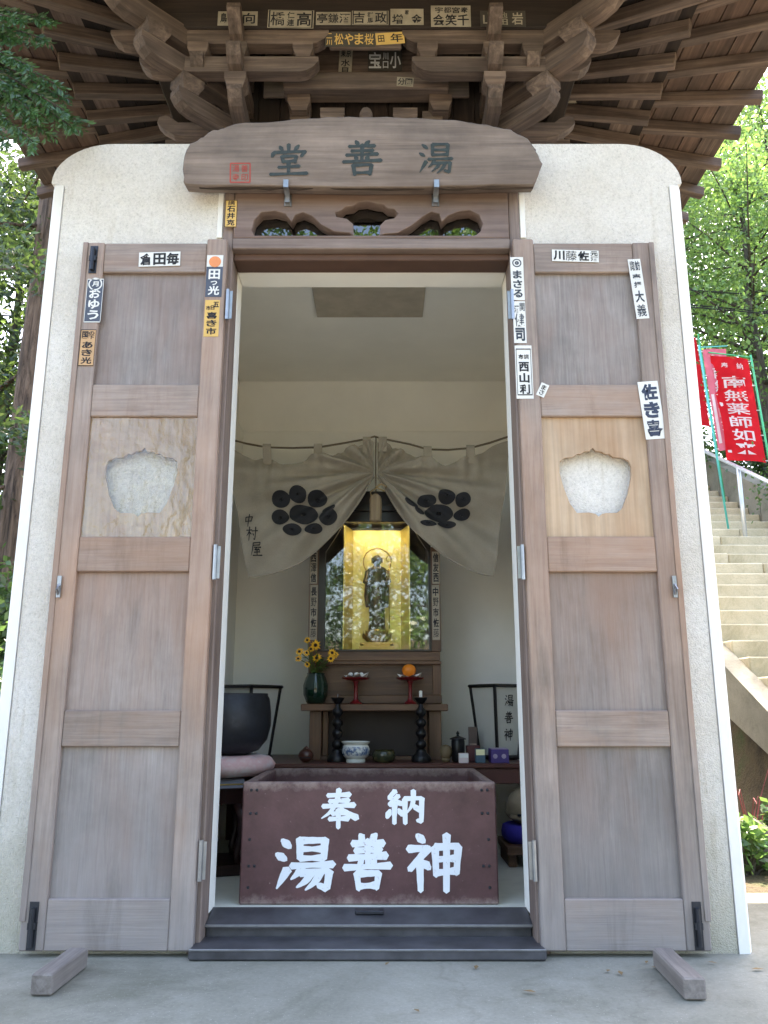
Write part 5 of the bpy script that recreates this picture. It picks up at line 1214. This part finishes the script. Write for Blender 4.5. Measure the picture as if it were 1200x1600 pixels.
# right: big wooden fish on a blue cushion on a low board
fx, fy = .80, 1.2
o = thing('low_bench', 'low plain wooden bench under the blue cushion', 'bench', (fx, fy, FZ)); bx('board', .66, .912, 1.02, 1.38, .165, .205, AW('x'), o, .004)
for xx in (.69, .88): bx('foot', xx - .02, xx + .02, 1.05, 1.35, FZ + .0005, .1645, AW('y'), o, .003)
BLU = plain('indigo_cloth', C(44, 36, 140), .85, 0, .15, 14, .2); prof = [(.0, 0), (.12, .0), (.15, .02), (.155, .045), (.14, .075), (.1, .085), (0, .08)]
V, F = lathe_vf(prof, 28); V = [(math.copysign(abs(v[0] / .155) ** .6, v[0]) * .122, math.copysign(abs(v[1] / .155) ** .6, v[1]) * .135, v[2]) for v in V]
tag(mobj('floor_cushion', V, F, BLU, None, loc=(.785, 1.2, .2055), smooth=True, center=False), 'deep blue square cushion under the big wooden fish drum', 'cushion')
o = thing('wooden_fish', 'large pale tan wooden fish drum on the blue cushion', 'drum', (.80, 1.2, .287)); TAN = plain('weathered_tan_wood', C(140, 124, 98), .75, 0, .22, 10, .3)
Vv, Ff = ell((0, 0, 0), (.11, .105, .10), 28, 18)
Vv = [(x_ * (1 + .12 * (z_ / .105 < -.3)), y_, z_ * (1.0 if z_ > 0 else .85)) for x_, y_, z_ in Vv]
mobj('body', [(.795 + v[0], 1.2 + v[1], .287 + .084 + v[2]) for v in Vv], Ff, TAN, o, smooth=True)
bx('slit', .73, .86, 1.093, 1.12, .335, .345, BLACK, o, .002)
tube('lip', [(.70, 1.135, .33), (.76, 1.098, .322), (.83, 1.098, .322), (.885, 1.135, .33)], .012, TAN, o, 8)
# ================================================================== STAIRS at the right
STEPM = concrete('stair_concrete', C(190, 176, 146), C(220, 207, 178), 1.2)
WALLM = concrete('old_concrete_wall', C(120, 116, 104), C(158, 152, 136), 1.0)
ST_ = thing('stone_staircase', 'long concrete staircase climbing the slope beside the hall', 'staircase', (3.8, 1.2, 0))
SX0, SX1 = 2.953, 5.0
def stepz(i): return .94 + .16 * i
def stepy(i): return 2.73 + .30 * i
rs = random.Random(4)
for i in range(-5, 23):
    y = stepy(i); z = stepz(i); xm_ = SX0 + rs.uniform(.7, 1.5)
    for xa, xb in ((SX0, xm_ - .003), (xm_ + .003, SX1)):
        dz = rs.uniform(-.004, .004)
        bx('step', xa, xb, y, y + .36, z - .19, z + dz, STEPM, ST_, .012)
# sloping side walls
def stringer(x0, x1, up, name, y0, y1):
    zf = lambda y: .94 + .533 * (y - 2.73) + up
    V = [(x0, y0, -.1), (x1, y0, -.1), (x1, y1, zf(y1) - 1.2), (x0, y1, zf(y1) - 1.2), (x0, y0, max(zf(y0), .02)), (x1, y0, max(zf(y0), .02)), (x1, y1, zf(y1)), (x0, y1, zf(y1))]
    return mobj(name, V, [(3, 2, 1, 0), (4, 5, 6, 7), (0, 1, 5, 4), (1, 2, 6, 5), (2, 3, 7, 6), (3, 0, 4, 7)], WALLM, ST_)
stringer(2.78, 2.95, -.16, 'side_wall', 1.15, 9.6)
for k in range(7):
    y0 = 1.2 + k * 1.2; stringer(5.003, 5.32, .40, 'side_block', y0 + .012, y0 + 1.188)
# handrail
HR = thing('handrail', 'silver pipe handrail running up the middle of the staircase', 'handrail', (4.42, 6.0, stepz(10)))
PIPE = plain('silver_pipe', C(206, 210, 212), .35, .5, .08, 12)
zr_ = lambda y: .94 + .533 * (y - 2.73) + .82
tube('rail', [(4.45, 1.9, zr_(1.9)), (4.45, 9.2, zr_(9.2))], .024, PIPE, HR, 10)
for i in (-2, 5, 12, 19):
    y = stepy(i) + .16; tube('post', [(4.45, y, stepz(i) - .02), (4.45, y, zr_(y))], .026, PIPE, HR, 10)
# ================================================================== BANNERS
def banner(x, y, rz, mat, txt, lab, polem, hoff=0.0, w_=.60, h_=1.62, lean=.06):
    i = int((y - 2.73) / .30); zb = stepz(i) - .01
    o = thing('prayer_banner', lab, 'banner', (x, y, zb), 'prayer banners by the staircase')
    top = zb + 2.45 + hoff
    lx = lambda z: -lean * (z - zb - .6)
    tube('pole', [(x + lx(zb), y, zb), (x + lx(top), y, top)], .014, polem, o, 8)
    d = Vector((math.cos(rz), math.sin(rz), 0)); nrm = Vector((d.y, -d.x, 0)); nrm = nrm if nrm.y < 0 else -nrm; fx_ = (lambda a: 1 - a) if d.x < 0 else (lambda a: a)
    tube('cross_arm', [Vector((x + lx(top), y, top - .03)), Vector((x + lx(top), y, top - .03)) + d * (w_ + .06) + Vector((0, 0, .06))], .009, polem, o, 6)
    NX, NZ = 10, 26; V = []
    P = lambda a, b: Vector((x, y, 0)) + d * (.04 + a * w_) + nrm * (.035 * math.sin(b * 7 + a * 3) * a + .02 * math.sin(a * 6)) + Vector((lx(top - b * h_), 0, top - .06 - b * h_ + .05 * a * (1 - b * .2)))
    V = [P(i_ / NX, j / NZ) for j in range(NZ + 1) for i_ in range(NX + 1)]
    F = [(j * (NX + 1) + i_, (j + 1) * (NX + 1) + i_, (j + 1) * (NX + 1) + i_ + 1, j * (NX + 1) + i_ + 1) for j in range(NZ) for i_ in range(NX)]
    cl = mobj('cloth', V, F, mat, o, smooth=True)
    cells = [(c, .24, .80, .82 - (k + 1) * .128 + .008, .82 - k * .128 - .008) for k, c in enumerate(txt)]
    hv_, hf_ = text_vf([('奉', .25, .42, .88, .94), ('納', .62, .79, .88, .94)], .014)
    mobj('heading', [P(fx_(v[0]), 1 - v[2]) + nrm * .006 for v in hv_], hf_, BANW, cl)
    Vt, Ft = text_vf(cells, .014)
    sgn = -1.0
    for sg in (1.0,):
        mobj('lettering', [P(fx_(v[0]), 1 - v[2]) + nrm * .006 * sg for v in Vt], Ft, BANW, cl)
    tn = [P(fx_(a), b) for a, b in ((.06, .45), (.16, .45), (.16, .93), (.06, .93))]; mobj('name_strip', [p + nrm * .005 for p in tn], [(0, 1, 2, 3)], BANW, cl)
    for k in range(5): 
        p = P(0, .02 + k * .24); tube('tie', [Vector((x + lx(p.z), y, p.z)), p + d * .01], .008, BANW, o, 5)
    return o
def clothtr(name, colr, tr=.45):
    m = bpy.data.materials.new(name); m.use_nodes = True; nt = m.node_tree; nt.nodes.clear()
    mp = coords(nt); n = noise(nt, mp, 6, 4); r = ramp(nt, n, [(.3, tuple(c * .85 for c in colr[:3]) + (1,)), (.7, colr)])
    d = N(nt, 'ShaderNodeBsdfDiffuse'); t = N(nt, 'ShaderNodeBsdfTranslucent'); mx = N(nt, 'ShaderNodeMixShader'); mx.inputs[0].default_value = tr; o = N(nt, 'ShaderNodeOutputMaterial')
    nt.links.new(r.outputs[0], d.inputs[0]); nt.links.new(r.outputs[0], t.inputs[0]); nt.links.new(d.outputs[0], mx.inputs[1]); nt.links.new(t.outputs[0], mx.inputs[2]); nt.links.new(mx.outputs[0], o.inputs[0]); return m
BANR = clothtr('red_banner_cloth', C(224, 46, 56), .5); BANP = clothtr('faded_pink_cloth', C(220, 120, 140)); BANW = clothtr('banner_white', C(240, 236, 236), .4)
TEAL = plain('teal_pole', C(70, 176, 170), .4, 0, .08, 6); GREENP = plain('green_pole', C(60, 178, 120), .4, 0, .08, 6)
banner(4.99, 6.75, R(182), BANR, '南無薬師如来', 'bright red banner with white prayer on a green pole', GREENP, -.08, .5, 1.42)
banner(4.33, 6.75, R(12), BANP, '南無薬師如来', 'faded pink banner on a teal pole behind the bright red one', TEAL, .06, .36, 1.4)
banner(4.86, 8.0, R(185), BANR, '南無薬師如来', 'red banner half hidden behind the hall corner', GREENP, .18, .55, 1.4)

# ================================================================== VEGETATION
def leaves(P, size, rg, flat=.0, aspect=2.2, droop=0.0):
    """rhombus leaves at the points P (n,3); returns verts, faces arrays"""
    n = len(P); d = rg.normal(size=(n, 3)); d[:, 2] = d[:, 2] * (1 - flat) - droop; d /= np.linalg.norm(d, axis=1)[:, None]
    u = rg.normal(size=(n, 3)); u[:, 2] *= 1; u -= (u * d).sum(1)[:, None] * d; u /= np.linalg.norm(u, axis=1)[:, None]
    if flat > 0:
        up = np.tile(np.array([[0, 0, 1.0]]), (n, 1)) + rg.normal(size=(n, 3)) * .35; u2 = np.cross(d, up); u2 /= np.linalg.norm(u2, axis=1)[:, None] + 1e-9; u = u * (1 - flat) + u2 * flat; u /= np.linalg.norm(u, axis=1)[:, None]
    s = size * rg.uniform(.6, 1.3, size=(n, 1)); w_ = s / aspect
    V = np.stack([P - d * s * .5, P + u * w_ * .5, P + d * s * .5, P - u * w_ * .5], 1).reshape(-1, 3)
    return V
def quadmesh(name, V, mat, parent=None):
    n = len(V) // 4; me = bpy.data.meshes.new(name); me.vertices.add(len(V)); me.vertices.foreach_set('co', V.astype(np.float32).ravel())
    me.loops.add(len(V)); me.loops.foreach_set('vertex_index', np.arange(len(V), dtype=np.int32)); me.polygons.add(n); me.polygons.foreach_set('loop_start', np.arange(0, len(V), 4, dtype=np.int32))
    me.update(calc_edges=True); me.materials.append(mat); o = bpy.data.objects.new(name, me); return put(o, parent)
BARK1 = bark('cedar_bark', C(44, 33, 27), C(132, 110, 94)); BARK2 = bark('grey_bark', C(56, 50, 44), C(104, 96, 86))
LF_A = leafmat('leaf_mid_green', C(50, 84, 48), C(86, 122, 66), .5); LF_B = leafmat('leaf_bright_green', C(78, 118, 60), C(124, 156, 84), .5); LF_C = leafmat('leaf_dark_needles', C(40, 66, 40), C(70, 100, 56), .4)
LF_N = leafmat('needle_fresh', C(38, 72, 42), C(70, 110, 64), .4)
LF_D = leafmat('leaf_shade_green', C(28, 48, 30), C(56, 82, 46), .3)  # darker leaf copy: deep shade of the left wood put into the colour
def tree(name, label, base, H, cr, n_leaf, leafm, barkm, seed, size=.11, kind='broad', crown0=.3, r0=.16, group=None, trunk_top=.95):
    rg = np.random.default_rng(seed); rr = random.Random(seed); bz = hillz(base[0], base[1]) - .05; b = Vector((base[0], base[1], bz))
    o = thing(name, label, 'tree', b, group)
    lean = Vector((rr.uniform(-.04, .04), rr.uniform(-.04, .04), 1)); pts = [b + Vector((lean.x * t * H, lean.y * t * H, t * H)) + Vector((rr.uniform(-.05, .05), rr.uniform(-.05, .05), 0)) * (t > 0) for t in np.linspace(0, trunk_top, 9)]
    rad = [r0 * (1.25 if i == 0 else 1) * (1 - .82 * i / 8) for i in range(9)]
    mb = MB(); mb.add(tube_vf(pts, rad, 12))
    P = []
    nb = 46 if kind == 'broad' else 70
    per = n_leaf // (nb * 5)
    for k in range(nb):
        t = crown0 + (1 - crown0) * (k + rr.random()) / nb; i = min(int(t / trunk_top * 8), 8); s0_ = pts[i]; s0_ = b + lean * (t * H)
        a = k * 2.4 + rr.uniform(-.4, .4); q = (t - crown0) / (1 - crown0)
        if kind == 'broad': L = cr * math.sqrt(max(.05, 1 - (2 * q - .85) ** 2 * .8)) * rr.uniform(.55, 1.1); e = rr.uniform(.0, .6)
        else: L = cr * (1.05 - q) * rr.uniform(.7, 1.1) + .15; e = rr.uniform(-.28, .06)
        d = Vector((math.cos(a) * math.cos(e), math.sin(a) * math.cos(e), math.sin(e))); end = s0_ + d * L
        mb.add(tube_vf([s0_, s0_ + d * L * .5 + Vector((0, 0, .04 * L)), end], [max(.012, .28 * r0 * (1 - q)), .014, .005], 5))
        for m_ in range(5):
            f = .35 + .65 * (m_ + rr.random()) / 5; c = np.array(s0_ + d * L * f) + rg.normal(size=3) * .10 * L
            sg = (.15 if kind == 'broad' else .13) * cr * rr.uniform(.6, 1.1); pp = rg.normal(size=(per, 3)) * np.array([sg, sg, sg * (.7 if kind == 'broad' else .28)]) + c
            P.append(pp)
    mb.build('trunk', barkm, o, True)
    P = np.concatenate(P); V = leaves(P, size, rg, .0 if kind == 'broad' else .6, 1.9 if kind == 'broad' else 3.2)
    cro = quadmesh('crown', V, leafm, o); return o
# right slope, seen past the hall's right corner
tree('maple_tree', 'bright leafy maple just beyond the staircase banners', (5.9, 8.6), 5.6, 2.3, 17000, LF_B, BARK2, 11, .085)
tree('fir_tree', 'layered dark fir tree rising behind the banners', (4.7, 10.3), 8.5, 3.1, 26000, LF_A, BARK2, 12, .095, 'fir', .12)
tree('leafy_tree', 'pale sunlit tree with thin twigs beside the fir, under the cables', (8.2, 11.5), 9.0, 3.0, 15000, LF_B, BARK2, 13, .095)
tree('cedar_tree', 'tall dark cedar behind the staircase head', (3.4, 13.5), 11.0, 2.8, 18000, LF_C, BARK1, 14, .14, 'fir', .1)
tree('leafy_tree', 'mid-green round tree at the top of the slope behind the fir', (6.8, 15.5), 10.0, 3.6, 16000, LF_A, BARK2, 15, .15)
tree('leafy_tree', 'sparse yellow-green tree far up the slope', (11.0, 16.5), 10.0, 3.6, 13000, LF_B, BARK2, 16, .15)
# left, past the hall's left corner
def big_trunk():
    x, y = -3.75, 5.4; b = Vector((x, y, hillz(x, y) - .1)); o = thing('cedar_tree', 'massive old cedar with furrowed bark rising beside the hall', 'tree', b)
    V, F = [], []; n = 40; m = 26; H = 12.0; rg = random.Random(3); ph = [rg.uniform(0, 6.28) for _ in range(8)]
    for j in range(m + 1):
        t = j / m; r = .36 * (1 - .45 * t) + .16 * math.exp(-t * 26)
        for k in range(n):
            a = 2 * PI * k / n; f = 1 + .045 * math.sin(a * 11 + ph[0] + t * 3) + .03 * math.sin(a * 17 + ph[1] - t * 5) + .02 * math.sin(a * 29 + t * 21)
            V.append((x + r * f * math.cos(a), y + r * f * math.sin(a), b.z + t * H))
    for j in range(m):
        for k in range(n): F.append((j * n + k, j * n + (k + 1) % n, (j + 1) * n + (k + 1) % n, (j + 1) * n + k))
    mobj('trunk', V, F, BARK1, o, smooth=True)
    rgn = np.random.default_rng(8); P = []; mb = MB()
    for k in range(46):
        z = b.z + rg.uniform(2.6, 11.5); a = rg.uniform(0, 2 * PI); L = rg.uniform(.8, 2.0); d = Vector((math.cos(a), math.sin(a), rg.uniform(-.45, .0))); s0_ = Vector((x, y, z)); mb.add(tube_vf([s0_, s0_ + d * L * .6, s0_ + d * L + Vector((0, 0, -.15))], [.03, .018, .006], 5))
        for m_ in range(5):
            c = np.array(s0_ + d * L * (.4 + .6 * m_ / 4)); P.append(rgn.normal(size=(70, 3)) * np.array([.2, .2, .09]) + c)
    mb.build('limbs', BARK1, o, True)
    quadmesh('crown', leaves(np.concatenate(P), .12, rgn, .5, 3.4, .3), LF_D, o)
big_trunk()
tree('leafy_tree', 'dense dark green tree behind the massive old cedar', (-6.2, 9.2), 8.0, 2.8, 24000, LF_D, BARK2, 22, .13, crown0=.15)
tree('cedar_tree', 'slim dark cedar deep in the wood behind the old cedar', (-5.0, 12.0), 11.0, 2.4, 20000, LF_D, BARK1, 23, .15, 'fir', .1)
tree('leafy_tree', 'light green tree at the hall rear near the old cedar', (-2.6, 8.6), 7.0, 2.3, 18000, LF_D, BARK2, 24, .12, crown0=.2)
# overhanging cypress branch: a young tree at the left whose bough reaches in front of the eave
def cypress():
    x, y = -3.5, .2; b = Vector((x, y, -.02)); o = thing('cypress_tree', 'young cypress whose feathery bough hangs in front of the left eave', 'tree', b)
    rg = random.Random(17); rgn = np.random.default_rng(17); mb = MB(); mb.add(tube_vf([b, b + Vector((.03, 0, 2.0)), b + Vector((0, .05, 4.2)), b + Vector((.02, 0, 5.6))], [.11, .085, .05, .015], 10)); mb2 = []
    boughs = []
    tips = [(110, 196, -.25), (118, 186, -.1), (84, 130, -.3), (92, 150, -.1), (70, 205, -.2), (52, 222, -.3), (66, 60, -.2), (72, 30, -.05), (40, 100, -.35), (45, 170, -.3), (20, 60, -.2), (22, 200, -.1), (100, 172, -.3), (30, 30, -.3), (58, 175, -.2), (10, 130, -.35), (8, 215, -.3)]
    hub = Vector((-2.6, 0.0, 4.1)); mb.add(tube_vf([b + Vector((0, 0.02, 3.3)), b + Vector((.5, -.1, 3.9)), hub], [.05, .035, .022], 7))
    P, D = [], []
    for u, v, Yt in tips:
        tip = at(u, v, Yt); mid_ = hub.lerp(tip, .5) + Vector((0, 0, .12)); n = 26
        mb.add(tube_vf([hub, mid_, tip], [.014, .009, .003], 5))
        for k in range(n):
            t = .25 + .75 * k / (n - 1); c = hub.lerp(mid_, t * 2) if t < .5 else mid_.lerp(tip, t * 2 - 1); d = (tip - mid_).normalized()
            for q_ in range(3):                               # side sprays
                a = rg.uniform(-1.1, 1.1); sdv = (d + Vector((math.sin(a) * .9, math.cos(a * 2) * .5 * rg.uniform(-1, 1), -.25 + rg.uniform(-.25, .2)))).normalized(); L = rg.uniform(.06, .15) * (1.15 - .6 * t)
                for w2 in range(7):
                    f = (w2 + .5) / 7; pp = c + sdv * L * f
                    for sg in (-1, 1):
                        nd = (sdv * .8 + sdv.cross(Vector((rg.uniform(-.3, .3), 1, rg.uniform(-.3, .3)))).normalized() * sg * .75 + Vector((0, 0, -.1))).normalized(); P.append(pp); D.append(nd)
    # other boughs, around the trunk (outside the picture)
    for k in range(30):
        z = rg.uniform(1.0, 5.4); a = rg.uniform(PI * .55, PI * 1.6); L = rg.uniform(.5, 1.1) * (1.2 - z / 7); d = Vector((math.cos(a), math.sin(a), -.15)); s0_ = Vector((x, y, z)); mb.add(tube_vf([s0_, s0_ + d * L], [.014, .004], 5))
        for q_ in range(150):
            P.append(s0_ + d * L * rg.uniform(.2, 1) + Vector((rg.gauss(0, .09), rg.gauss(0, .09), rg.gauss(0, .05)))); D.append((d + Vector((rg.gauss(0, .6), rg.gauss(0, .6), rg.gauss(0, .4) - .2))).normalized())
    mb.build('trunk', BARK2, o, True)
    P = np.array([p[:] for p in P]); D = np.array([d[:] for d in D]); s = rgn.uniform(.018, .04, size=(len(P), 1)); u = rgn.normal(size=P.shape); u -= (u * D).sum(1)[:, None] * D; u /= np.linalg.norm(u, axis=1)[:, None]
    V = np.stack([P, P + D * s * .5 + u * s * .13, P + D * s, P + D * s * .5 - u * s * .13], 1).reshape(-1, 3); quadmesh('foliage', V, LF_N, o)
cypress()
# undergrowth
def shrub(name, label, base, w_, h, n, leafm, seed, size=.07, group=None, z0=None):
    rg = np.random.default_rng(seed); rr = random.Random(seed); bz = (hillz(base[0], base[1]) if z0 is None else z0) - .03; o = thing(name, label, 'shrub', (base[0], base[1], bz), group); P = []; mb = MB()
    for k in range(18):
        a = rr.uniform(0, 2 * PI); r = w_ * math.sqrt(rr.random()); z = h * rr.uniform(.3, 1) * (1 - .35 * (r / w_) ** 2); c = Vector((base[0] + r * math.cos(a), base[1] + r * math.sin(a), bz + z)); mb.add(tube_vf([(base[0] + .2 * r * math.cos(a), base[1] + .2 * r * math.sin(a), bz), c], [.012, .004], 5))
        P.append(rg.normal(size=(n // 18, 3)) * np.array([w_ * .28, w_ * .28, h * .18]) + np.array(c))
    P = np.concatenate(P); P[:, 2] = np.maximum(P[:, 2], bz + .05)
    mb.build('stems', BARK2, o); quadmesh('foliage', leaves(P, size, rg, .35, 1.8), leafm, o); return o
shrub('shrub', 'low bushy hedge on the bank behind the handrail', (5.9, 6.9), .8, 1.1, 7000, LF_A, 31, .07)
shrub('shrub', 'broad leafy bush at the stair head behind the banners', (5.9, 9.0), 1.0, 1.2, 7000, LF_A, 32, .08)
shrub('shrub', 'bright bush behind the far end of the staircase', (4.2, 10.3), 1.1, 1.5, 8000, LF_B, 33, .08)
shrub('shrub', 'dense green bush at the foot of the old cedar', (-3.6, 4.4), .7, 1.7, 8000, LF_C, 34, .09)
shrub('shrub', 'broad-leaved low bush against the hall left side', (-2.4, 2.6), .55, 1.2, 6000, LF_A, 35, .08)
shrub('shrub', 'dark bush deeper behind the old cedar', (-5.4, 7.2), 1.3, 2.4, 9000, LF_D, 36, .10)
# small plants and rocks between hall and stairs
rk = random.Random(6)
ROCK = concrete('mossy_rock', C(84, 80, 70), C(128, 122, 106), 2.0)
for k, (rx_, ry_, rs_) in enumerate(((2.18, 1.75, .20), (2.42, 2.1, .17), (2.30, 1.35, .13))):
    Vv, Ff = ell((0, 0, 0), (rs_, rs_ * .8, rs_ * .7), 14, 10); rr = random.Random(k); ph = [rr.uniform(0, 6) for _ in range(4)]
    Vv = [(v[0] * (1 + .15 * math.sin(v[1] * 18 + ph[0])), v[1] * (1 + .15 * math.sin(v[2] * 20 + ph[1])), v[2] * (1 + .15 * math.sin(v[0] * 17 + ph[2]))) for v in Vv]
    tag(mobj('garden_rock', [(rx_ + v[0], ry_ + v[1], rs_ * .5 + v[2]) for v in Vv], Ff, ROCK, None, smooth=True), ['large mossy rock beside the staircase wall', 'squat mossy rock tucked behind the larger one', 'small mossy rock at the edge of the concrete apron'][k], 'rock')
for k, (px_, py_, lf, lab) in enumerate(((2.05, 1.55, LF_B, 'small bright green plant by the rocks at the hall corner'), (2.3, 1.8, LF_A, 'leafy plant growing between the mossy rocks'), (2.44, 1.5, LF_B, 'low plant at the foot of the staircase wall'))):
    shrub('garden_plant', lab, (px_, py_), .13, .24 + .08 * k, 300, (lf, LF_A, LF_C)[k], 40 + k, .075, None, 0.0)
REDT = plain('red_twig', C(150, 84, 84), .8)
o = thing('red_shrub', 'bare reddish twigs spreading over the rocks beside the stairs', 'shrub', (2.4, 2.3, 0)); mb = MB()
for k in range(22):
    a = rk.uniform(-1.2, 1.2); L = rk.uniform(.3, .6); d = Vector((math.sin(a), rk.uniform(-.5, .2), rk.uniform(.5, 1.0))).normalized(); s0_ = Vector((2.38, 2.25, .0)); e_ = s0_ + d * L; mb.add(tube_vf([s0_, s0_ + d * L * .5 + Vector((0, 0, .05)), e_, e_ + Vector((d.x * .12, -.05, -.03))], [.006, .004, .003, .0015], 4))
mb.build('twigs', REDT, o)
# grass and weeds on the bank
rgg = np.random.default_rng(77); Pg = []
for _ in range(5200):
    x_, y_ = rgg.uniform(-7, -1.8), rgg.uniform(2.8, 11)
    Pg.append((x_, y_, hillz(x_, y_) + .05))
for _ in range(4200):
    x_, y_ = rgg.uniform(5.35, 9), rgg.uniform(3, 13); Pg.append((x_, y_, hillz(x_, y_) + .05))
Pg = np.array(Pg); Pg = np.repeat(Pg, 3, 0) + rgg.normal(size=(len(Pg) * 3, 3)) * np.array([.08, .08, .04])
tag(quadmesh('undergrowth', leaves(Pg, .12, rgg, .2, 2.4), LF_A), 'low green weeds covering the wooded banks', 'undergrowth', kind='stuff')
# far wood on the slopes behind
Pf = []
for k in range(110):
    a = rgg.uniform(-1.25, 1.25); r = rgg.uniform(19, 34); x_, y_ = r * math.sin(a), r * math.cos(a); z_ = hillz(x_, y_) + rgg.uniform(0, 9) ** 1.0
    Pf.append(rgg.normal(size=(170, 3)) * np.array([1.3, 1.3, .8]) + np.array([x_, y_, z_]))
tag(quadmesh('distant_wood', leaves(np.concatenate(Pf), .38, rgg, .2, 1.7), LF_A), 'distant mass of woodland up the hill behind the hall', 'woodland', kind='stuff')
# the wood across the path, opposite the hall (mirrored in the glass)
for k, (x_, y_, H_, cr_, lf, lab) in enumerate(((1.35, -12.0, 13.0, 2.3, LF_B, 'bright tree standing opposite the hall, mirrored in the cabinet glass'), (-2.9, -14.0, 14.5, 2.5, LF_A, 'mid-green tree opposite the hall, left of the gap'), (8.5, -15.5, 10.0, 2.8, LF_A, 'large tree across the path from the staircase'), (-10.5, -14.0, 8.0, 2.6, LF_B, 'spreading tree at the far side of the path'), (4.6, -19.0, 9.0, 2.6, LF_A, 'rear tree in the wood opposite the doorway'), (-.5, -17.5, 7.5, 2.4, LF_A, 'low dense tree straight opposite the doorway'), (3.6, -14.0, 8.5, 2.2, LF_C, 'dark tree opposite the hall beside the bright one'))):
    tree('leafy_tree', lab, (x_, y_), H_, cr_, 11000, lf, BARK2, 60 + k, .15, crown0=.12)
# ================================================================== CABLES
for k, (p, q_, lab) in enumerate((((3.2, 7.8, 7.02), (16, 9.0, 7.0), 'upper black cable strung past the eave corner'), ((3.0, 7.6, 6.72), (16, 9.2, 6.6), 'middle black cable strung past the eave corner'), ((3.1, 7.5, 6.6), (16, 8.6, 6.35), 'lowest black cable strung past the eave corner'))):
    a, b_ = Vector(p), Vector(q_); tag(tube('overhead_cable', [a.lerp(b_, t) + Vector((0, 0, -.5 * t * (1 - t))) for t in np.linspace(-.3, 1, 14)], .009, BLACK, None, 5), lab, 'cable', 'overhead cables')

# a few fallen leaves on the apron
lr = random.Random(91); DRY = plain('dry_leaf', C(128, 104, 70), .9, 0, .3, 20)
for k in range(12):
    x_, y_ = lr.uniform(-1.5, 1.5), lr.choice((lr.uniform(-1.3, -.12), lr.uniform(-.35, -.12))); a = lr.uniform(0, 6.28); L = lr.uniform(.012, .028); z_ = .006
    d = Vector((math.cos(a), math.sin(a), 0)); t = Vector((-d.y, d.x, 0))
    V = [Vector((x_, y_, z_)) - d * L, Vector((x_, y_, z_ + .003)) + t * L * .4, Vector((x_, y_, z_ + .002)) + d * L, Vector((x_, y_, z_ + .003)) - t * L * .4]
    tag(mobj('fallen_leaf', V, [(3, 2, 1, 0)], DRY), 'tiny dry leaf lying on the concrete before the hall', 'leaf', 'fallen leaves on the apron')
